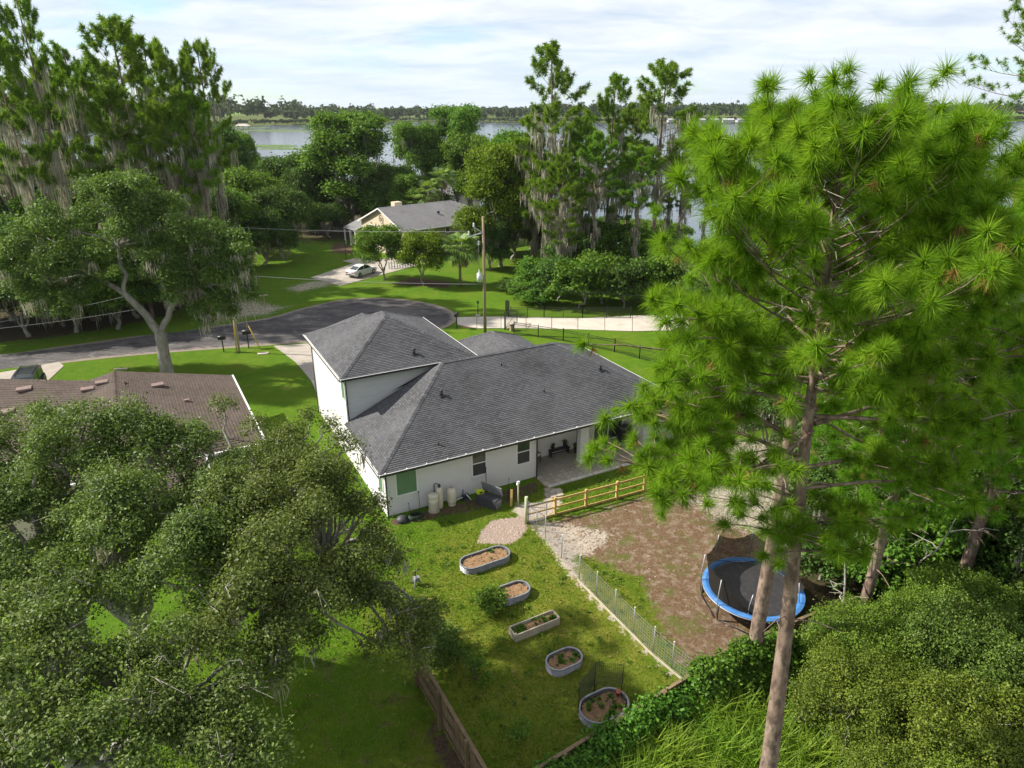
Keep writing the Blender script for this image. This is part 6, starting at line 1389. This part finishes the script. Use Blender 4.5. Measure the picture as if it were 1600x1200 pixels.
for i, (px, Yd, h, r) in enumerate(((838, 84, 4.0, 2.6), (872, 80, 4.6, 3.0), (905, 77, 5.2, 3.2), (940, 79, 5.6, 3.3), (975, 77, 5.0, 3.0), (1010, 79, 5.4, 3.2), (1050, 78, 5.5, 3.2), (890, 88, 6, 3.4), (955, 90, 7, 3.6), (1020, 88, 6.5, 3.5), (1085, 76, 5.5, 3.2), (1120, 74, 5.5, 3.2), (820, 80, 2.2, 2.0), (800, 84, 1.6, 1.8), (845, 78, 2.4, 2.0))):
    plant('shrub', BLAB[i], 'bush', SH[i % 3], at(px, Yd), h, r, rg.random()*6.28, 'bushes below the centre pines')
for i, (px, Yd, h, r) in enumerate(((870, 100, 6.5, 3.4), (930, 104, 6, 3.4), (990, 106, 5.5, 3.2), (1045, 104, 5.5, 3.2), (830, 112, 7, 3.6), (775, 108, 6, 3))):
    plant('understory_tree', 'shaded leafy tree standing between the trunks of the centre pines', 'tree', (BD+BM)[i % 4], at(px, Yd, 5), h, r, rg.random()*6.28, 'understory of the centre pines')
plant('shrub', 'dark bush against the black fence right of the white house', 'bush', SH[1], at(1082, 57), 3.6, 2.3, .5); plant('shrub', 'green bush at the right rear corner of the white house under the pine', 'bush', SH[0], at(1105, 50), 3.0, 2.2, 1.5)
# right hand wood: understory in shade
for i, (x, y, h, r) in enumerate(((16.5, 29.5, 6, 2.8), (21, 31.5, 7.5, 3.4), (25, 29, 8, 3.6), (18.5, 34.5, 6.5, 3.0), (22.5, 37, 8, 3.5), (28, 36, 9, 4), (17.5, 41, 5.5, 2.8), (20.5, 46, 7, 3.4), (26, 48, 8, 3.6), (32, 46, 9, 4), (22, 55, 7, 3.4), (28, 62, 8, 3.6), (36, 58, 9, 4), (23.5, 24, 7, 3.2), (28, 26, 8, 3.6), (33, 32, 9, 4), (20, 68, 6, 3.2), (27, 74, 7, 3.4), (40, 50, 9, 4), (38, 70, 8, 3.8), (15.2, 47.5, 3.4, 2.2), (30, 20, 8, 3.6), (46, 64, 9, 4.2))):
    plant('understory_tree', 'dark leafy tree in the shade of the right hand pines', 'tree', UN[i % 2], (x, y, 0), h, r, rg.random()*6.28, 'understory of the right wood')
HBL = ((12.6, 18.6, 3.3, 2.2, 'light green shrub right of the tallest pine trunk'), (15.4, 16.4, 3.9, 2.4, 'light green shrub in the lower right mass, tall one near its middle'), (17.2, 19.6, 4.3, 2.4, 'tall shrub before the pine with the low hanging crown'), (20.2, 17.6, 4.4, 2.5, 'tall shrub at the right edge of the lower right mass'), (14.0, 21.4, 3.0, 2.2, 'shrub just right of the trampoline'), (12.2, 15.0, 2.5, 2.0, 'low shrub at the bottom edge beside the tall grass'), (18.6, 22.3, 3.9, 2.3, 'shrub between the two right hand pine trunks'), (22.6, 20.6, 4.6, 2.6, 'shrub under the reddish trunk at the right edge'), (17.8, 14.2, 3.0, 2.3, 'shrub at the bottom right corner'), (15.0, 19.0, 2.6, 2.0, 'low darker shrub in the dip behind the tall middle shrub'), (14.2, 14.0, 3.2, 2.1, 'shrub on the bottom edge right of the low one by the grass'), (17.9, 17.0, 2.7, 2.0, 'low shrub in the gap left of the right edge shrub'), (20.6, 20.2, 3.2, 2.1, 'shrub half hidden behind the right edge shrub'), (16.2, 21.6, 3.5, 2.0, 'shrub at the foot of the pine with the low hanging crown'), (20.6, 15.2, 3.4, 2.3, 'shrub at the right edge just above the bottom corner'))
for i, (x, y, h, r, lab) in enumerate(HBL):
    plant('shrub', lab, 'bush', HB[(i*2+i//3) % 3], (x, y, 0), h, r, i*1.1)
def snag(label, loc, top, r, seed):
    rs = np.random.RandomState(seed); t = thing('dead_sapling', label, 'tree', loc); mb = MB(); tp_ = Vector(top); pts = limb(mb, (0, 0, -.1), tp_, r, r*.25, rs, 6, .04, .08, 7)
    link('trunk', mb.mesh('trunk', MT['bark_oak']), t)
    for k in range(5):
        b = MB(); a = pts[2+k % 4]; d = Vector((rs.randn(), rs.randn(), .3+.4*rs.rand())).normalized(); e = limb(b, a, a+d*tp_.length*(.2+.15*rs.rand()), r*.4, r*.08, rs, 4, .05, .16, 5); b.tube([e[2], e[2]+Vector(rs.randn(3))*.3], [.015, .006], 4, cap=False); link('branch', b.mesh('branch', MT['dead_twig']), t)
snag('bare leaning grey sapling right of the reddish pine trunk', (22.4, 22.8, 0), (2.0, -1.2, 5.0), .11, 1); snag('bare pale snag poking out of the lower right shrubs at the right edge', (19.3, 16.4, 0), (1.4, .6, 4.9), .07, 2); snag('thin bare sapling left of the pine with the low hanging crown', (14.7, 24.0, 0), (-.5, .4, 5.0), .08, 3); snag('bare grey sapling in the dark gap between the two right hand pine trunks', (18.2, 25.6, 0), (.9, -.6, 5.5), .08, 4)
for i, (x, y, h, r, lab) in enumerate(((17.3, 26.8, 3.4, 2.0, 'leafy green bush behind the trampoline at the wood edge'), (19.4, 27.6, 4.4, 2.3, 'leafy green bush in the dark gap between the right hand pine trunks'), (21.9, 26.6, 4.8, 2.4, 'leafy green bush just left of the reddish trunk at the right edge'), (24.4, 27.4, 5.4, 2.7, 'tall leafy green bush behind the reddish trunk at the right edge'), (15.4, 27.9, 2.4, 1.7, 'low leafy bush at the edge of the bare yard behind the trampoline'), (23.2, 23.9, 4.4, 2.4, 'leafy green bush right of the reddish trunk, cut by the frame edge'))):
    plant('shrub', lab, 'bush', SH[(0, 2, 0, 2, 1, 0)[i]], (x, y, 0), h, r, i*1.7)
palm('small dark palm beside the reddish pine trunk at the right edge', (20.8, 22.2, 0), 2.2, 2.3, 21, 20, 0)
# vines on the back fence
def vine(label, p, q, h, seed, dens=2600, out=.5):
    rs = np.random.RandomState(seed); p, q = Vector(p), Vector(q); d = q-p; l = d.length; n = int(l/.45); nn = Vector((d.y, -d.x, 0)).normalized(); bl = []
    for i in range(n):
        c = d*(i+rs.rand())/n
        for lv in (.25, .65, 1.0):
            o = c+nn*(out*(1.15-lv)*(.6+.8*rs.rand())+.05); bl.append((o.x, o.y, h*lv*(.75+.35*rs.rand()), .36+.2*rs.rand(), .33))
    t = thing('vine', label, 'vine', p); link('leaves', np_mesh('leaves', crown_leaves(bl, dens, .13, .10, rs, .13, 18, .6, .5), 4, MT['leaf_vine']), t)
    mb = MB()
    for k in range(n*2):
        c = d*(k+.5)/(n*2)+nn*.06; mb.tube([c, c+Vector((rs.randn()*.15, rs.randn()*.05, h*.5)), c+Vector((rs.randn()*.3, rs.randn()*.08, h))], [.016, .012, .006], 4, cap=False)
    tag(link('stems', mb.mesh('stems', MT['polewood']), t), kind='stuff')
vine('green vine smothering the outer face of the back fence below the netted bed', (.9, 16.1, 0), (7.1, 20.2, 0), 1.15, 31)
vine('green vine heaped over the fence around the second pine trunk', (7.0, 20.2, 0), (11.6, 22.4, 0), 1.75, 32, 2600, .8)
def leafy(name, label, cat, p, blobs, seed, mat, leaf, dens, stems=6):
    rs = np.random.RandomState(seed); t = thing(name, label, cat, p)
    link('leaves', np_mesh('leaves', crown_leaves(blobs, dens, leaf, leaf*.6, rs, .12, 16, .6, .4), 4, MT[mat]), t); mb = MB()
    for b in blobs[:stems*2]: mb.tube([(b[0]*.2, b[1]*.2, 0), (b[0]*.6, b[1]*.6, b[2]*.6), b[:3]], [.02, .014, .008], 4, cap=False)
    tag(link('stems', mb.mesh('stems', MT['polewood']), t), kind='stuff')
leafy('tomato_plant', 'bushy green tomato plant at the left end of the second steel bed', 'plant', G(768, 952), [(0, 0, .55, .45), (.3, .1, .6, .4), (-.25, .15, .5, .4), (.1, -.3, .35, .38), (.0, .25, .75, .35), (-.2, -.2, .4, .35), (.45, -.15, .45, .32)], 41, 'leaf_mid', .13, 2400)
leafy('sapling', 'small bright green sapling on the lawn near the board fence', 'plant', G(742, 1060), [(0, 0, .9, .3), (.1, .1, .6, .32), (-.2, 0, 1.2, .24), (.3, -.2, .5, .26), (.5, -.35, .35, .22), (-.1, .2, .3, .3)], 42, 'leaf_vine', .12, 1100)
leafy('sapling', 'faint green weedy shrub on the lawn at the bottom edge', 'plant', G(812, 1150), [(0, 0, .4, .35), (.3, .1, .3, .3), (-.3, -.1, .3, .3), (.0, -.3, .25, .3)], 43, 'leaf_mid', .09, 900)
leafy('shrub', 'dark weedy bush against the inner side of the board fence', 'bush', Vector((-3.2, 22.6, 0)), [(0, 0, .8, .7), (.5, .5, .6, .6), (-.5, .4, .9, .7), (.2, -.6, .6, .6), (-.2, 1.0, .8, .6), (.8, -.2, .4, .45)], 44, 'leaf_dark', .11, 1700)
# tall grass clumps, lower right
def blades(P, n, ln, wd, rs, droop=.55, spread=.55):
    k = len(P)*n; p = np.repeat(P, n, 0)+rs.randn(k, 3)*np.array([.12, .12, 0]); a = rs.rand(k, 1)*6.28; tilt = np.abs(rs.randn(k, 1))*spread; l = ln*(.55+.7*rs.rand(k, 1))
    h = np.concatenate([np.cos(a), np.sin(a), np.zeros((k, 1))], 1); d = unit(h*np.sin(np.minimum(tilt, 1.3))+np.array([0, 0, 1.])*np.cos(np.minimum(tilt, 1.3))); s = np.concatenate([-np.sin(a), np.cos(a), np.zeros((k, 1))], 1)*wd*.5
    m = p+d*l*.55; e = m+unit(d+h*droop-np.array([0, 0, droop*.9]))*l*.5
    return np.stack([p-s, p+s, m+s, m-s], 1).reshape(-1, 3), np.stack([m-s, m+s, e], 1).reshape(-1, 3)
CG = []
for i in range(3):
    rs = np.random.RandomState(60+i); P = np.concatenate([rs.randn(26, 2)*.42, np.zeros((26, 1))], 1); CG.append(join_q3('blades', *blades(P, 20, 1.35, .042, rs), MT['tallgrass']))
k = 0
for x, y in ((3.4, 16.2), (4.6, 16.9), (5.8, 17.6), (7.0, 18.4), (8.2, 19.1), (4.4, 15.4), (5.6, 15.9), (6.8, 16.6), (8.1, 17.4), (9.3, 18.3), (5.4, 14.6), (6.7, 15.1), (9.4, 16.4), (10.5, 17.3), (9.6, 14.6), (10.6, 15.6), (11.3, 18.6), (3.2, 14.9), (7.2, 13.9)):
    t = thing('tall_grass', 'clump of tall arching grass outside the vine covered fence', 'grass clump', (x+rg.uniform(-.2, .2), y+rg.uniform(-.2, .2), 0), rg.random()*6.28, 'tall grass clumps at the bottom right'); t.scale = (rg.uniform(.9, 1.25),)*2+(rg.uniform(.8, 1.15),); link('blades', CG[k % 3], t); k += 1
# lawn blades near the camera
rs = np.random.RandomState(77); n = 170000
gxr, gyr = -16+rs.rand(n)*29, 13.5+rs.rand(n)*28
dd0 = sdist(P_DIRT, gxr, gyr); keep = dd0 < -.1+.9*(rs.rand(n)-.45)
lx = (gxr-HO.x)*math.cos(TH)+(gyr-HO.y)*math.sin(TH); ly = -(gxr-HO.x)*math.sin(TH)+(gyr-HO.y)*math.cos(TH)
keep &= ~((lx > .2) & (lx < 21.6) & (ly > -.1)) & ~((lx > 10) & (lx < 18.8) & (ly > -1.4)) & ~((lx > 0) & (lx < 10.2) & (ly > -.75))
for P_ in (P_SANDL, P_PATH, P_CHIP, P_WIRE, P_FENL): keep &= sdist(P_, gxr, gyr) < .02
for P_ in (P_WOODR, P_SANDR): keep &= (sdist(P_, gxr, gyr) < -.5)
keep &= ~((sdist(P_OAKSHADE, gxr, gyr) > 0) & (rs.rand(n) < .45))  # sparser blades over the painted oak shade
P = np.stack([gxr, gyr, np.full(n, .0)], 1)[keep]; k = len(P); a = rs.rand(k, 1)*6.28; d = np.concatenate([np.cos(a)*.55, np.sin(a)*.55, np.ones((k, 1))], 1); s = np.concatenate([-np.sin(a), np.cos(a), np.zeros((k, 1))], 1)*.018; l = .05+.075*rs.rand(k, 1)
tag(link('grass', np_mesh('grass', np.stack([P-s, P+s, P+d*l], 1).reshape(-1, 3), 3, MT['lawngrass'])), kind='stuff', label='short grass of the lawn behind the white house', cat='grass')

# fallen leaves and weeds on the lawn
rs = np.random.RandomState(78); sel = P[rs.choice(len(P), 2600, replace=False)]+np.array([0, 0, .07]); nn = unit(np.array([0, 0, 1.])+rs.randn(len(sel), 3)*.35)
tag(link('fallen_leaves', np_mesh('fallen_leaves', leaf_quads(sel, nn, .10, .06, rs), 4, M('fallen leaf', (.26, .17, .07), (.16, .10, .045), 3))), kind='stuff', label='brown fallen leaves scattered over the back lawn', cat='leaves')
wb = [(p[0], p[1], .03, .10+.16*rs.rand()**2, .07) for p in P[rs.choice(len(P), 420, replace=False)]]
tag(link('lawn_weeds', np_mesh('lawn_weeds', crown_leaves(wb, 900, .09, .045, rs, .05, 9, .8, .2), 4, MT['leaf_mid'])), kind='stuff', label='low broad leaved weeds dotted through the back lawn', cat='weeds')

# ------------------------------------------------------------------ far shore: wood, boathouse, landing
rs = np.random.RandomState(90); V = []; idx = []
def far_tree(x, y, h, r, nq, q, z0=0):
    d = unit(rs.randn(nq, 3)); d[:, 2] = np.abs(d[:, 2])*1.1-.25; c = np.array([x, y, z0+h*.58])+d*np.array([r, r, h*.40])*(.55+.5*rs.rand(nq, 1))
    nn = unit(d+np.array([0, -.2, .5])+rs.randn(nq, 3)*.5); return leaf_quads(c, nn, q, q*.85, rs)
for i in range(2500):
    x = rs.uniform(-900, 1300); f = far_shore(np.array([x]))[0]; dep = 900*rs.rand()**2.2; y = f+4+dep
    if y < abs(x)*.9: continue
    h = (rs.uniform(16, 25) if x < -290 or x > 40 else rs.uniform(11, 19))*(1+.12*rs.randn()) 
    if x < -290 and dep < 200: h *= 1.3
    V.append(far_tree(x, y, h, h*rs.uniform(.22, .36), 30 if dep < 250 else 18, 4.0 if dep < 250 else 5.4))
    if i % 2 == 0: V.append(far_tree(x, f+2, rs.uniform(3, 7), rs.uniform(5, 9), 12, 2.8))
tag(link('far_wood', np_mesh('far_wood', np.concatenate(V), 4, MT['farleaf'])), kind='stuff', label='distant wood along the far shore of the lake', cat='wood')
bo = thing('boathouse', 'tiny pale roofed boathouse on stilts at the far left shore', 'boathouse', G(380, 203, -1.2), .3)
for x in (-5, 0, 5):
    for y in (-3, 3): MB().box((x, y, 1.6), (.4, .4, 4.2)).build('post', MT['polewood'], bo)
MB().box((0, 0, .9), (13, 8, .3)).build('deck', MT['greywood'], bo); MB().face([(-7, -4.5, 3.6), (7, -4.5, 3.6), (3.5, 0, 5.6), (-3.5, 0, 5.6)]).face([(7, 4.5, 3.6), (-7, 4.5, 3.6), (-3.5, 0, 5.6), (3.5, 0, 5.6)]).face([(7, -4.5, 3.6), (7, 4.5, 3.6), (3.5, 0, 5.6)]).face([(-7, 4.5, 3.6), (-7, -4.5, 3.6), (-3.5, 0, 5.6)]).build('roof', MT['conc_light'], bo)
for i, px in enumerate((1050, 1072, 1096, 1118, 1142, 1165)):
    p = W(px, 190, 925); p.z = 0; t = thing('lakeside_building', ('leftmost', 'second from left', 'third from left', 'fourth from left', 'fifth from left', 'rightmost')[i]+' of the tiny white buildings on the far right shore', 'building', (p.x, 932+rg.random()*12, 0), rg.uniform(-.3, .3), 'white buildings on the far shore'); w = rg.uniform(9, 17)
    MB().box((0, 0, 1.6), (w, 8, 3.2)).build('wall', MT['farwhite'], t); MB().face([(-w/2-.5, -4.5, 3.2), (w/2+.5, -4.5, 3.2), (w/2+.5, 0, 5), (-w/2-.5, 0, 5)]).face([(w/2+.5, 4.5, 3.2), (-w/2-.5, 4.5, 3.2), (-w/2-.5, 0, 5), (w/2+.5, 0, 5)]).build('roof', MT['farwhite'], t)
mst = thing('radio_mast', 'thin mast on the skyline over the far right shore', 'mast', (W(1141, 165, 1500).x, 1500, 0)); MB().tube([(0, 0, 0), (0, 0, 36)], [.7, .35], 6).build('mast', MT['galvpole'], mst)

# ------------------------------------------------------------------ the air
hm = bpy.data.materials.new('thin haze'); hm.use_nodes = True; t = hm.node_tree; t.nodes.clear(); out = N(t, 'ShaderNodeOutputMaterial')
pv = N(t, 'ShaderNodeVolumePrincipled', i_Density=.00006); pv.inputs['Color'].default_value = (.86, .90, .95, 1); pv.inputs['Anisotropy'].default_value = .2; L(t, pv.outputs[0], out.inputs['Volume'])
tag(MB().box((0, 1850, 17.75), (8100, 4500, 43.5)).build('haze', hm), kind='stuff')
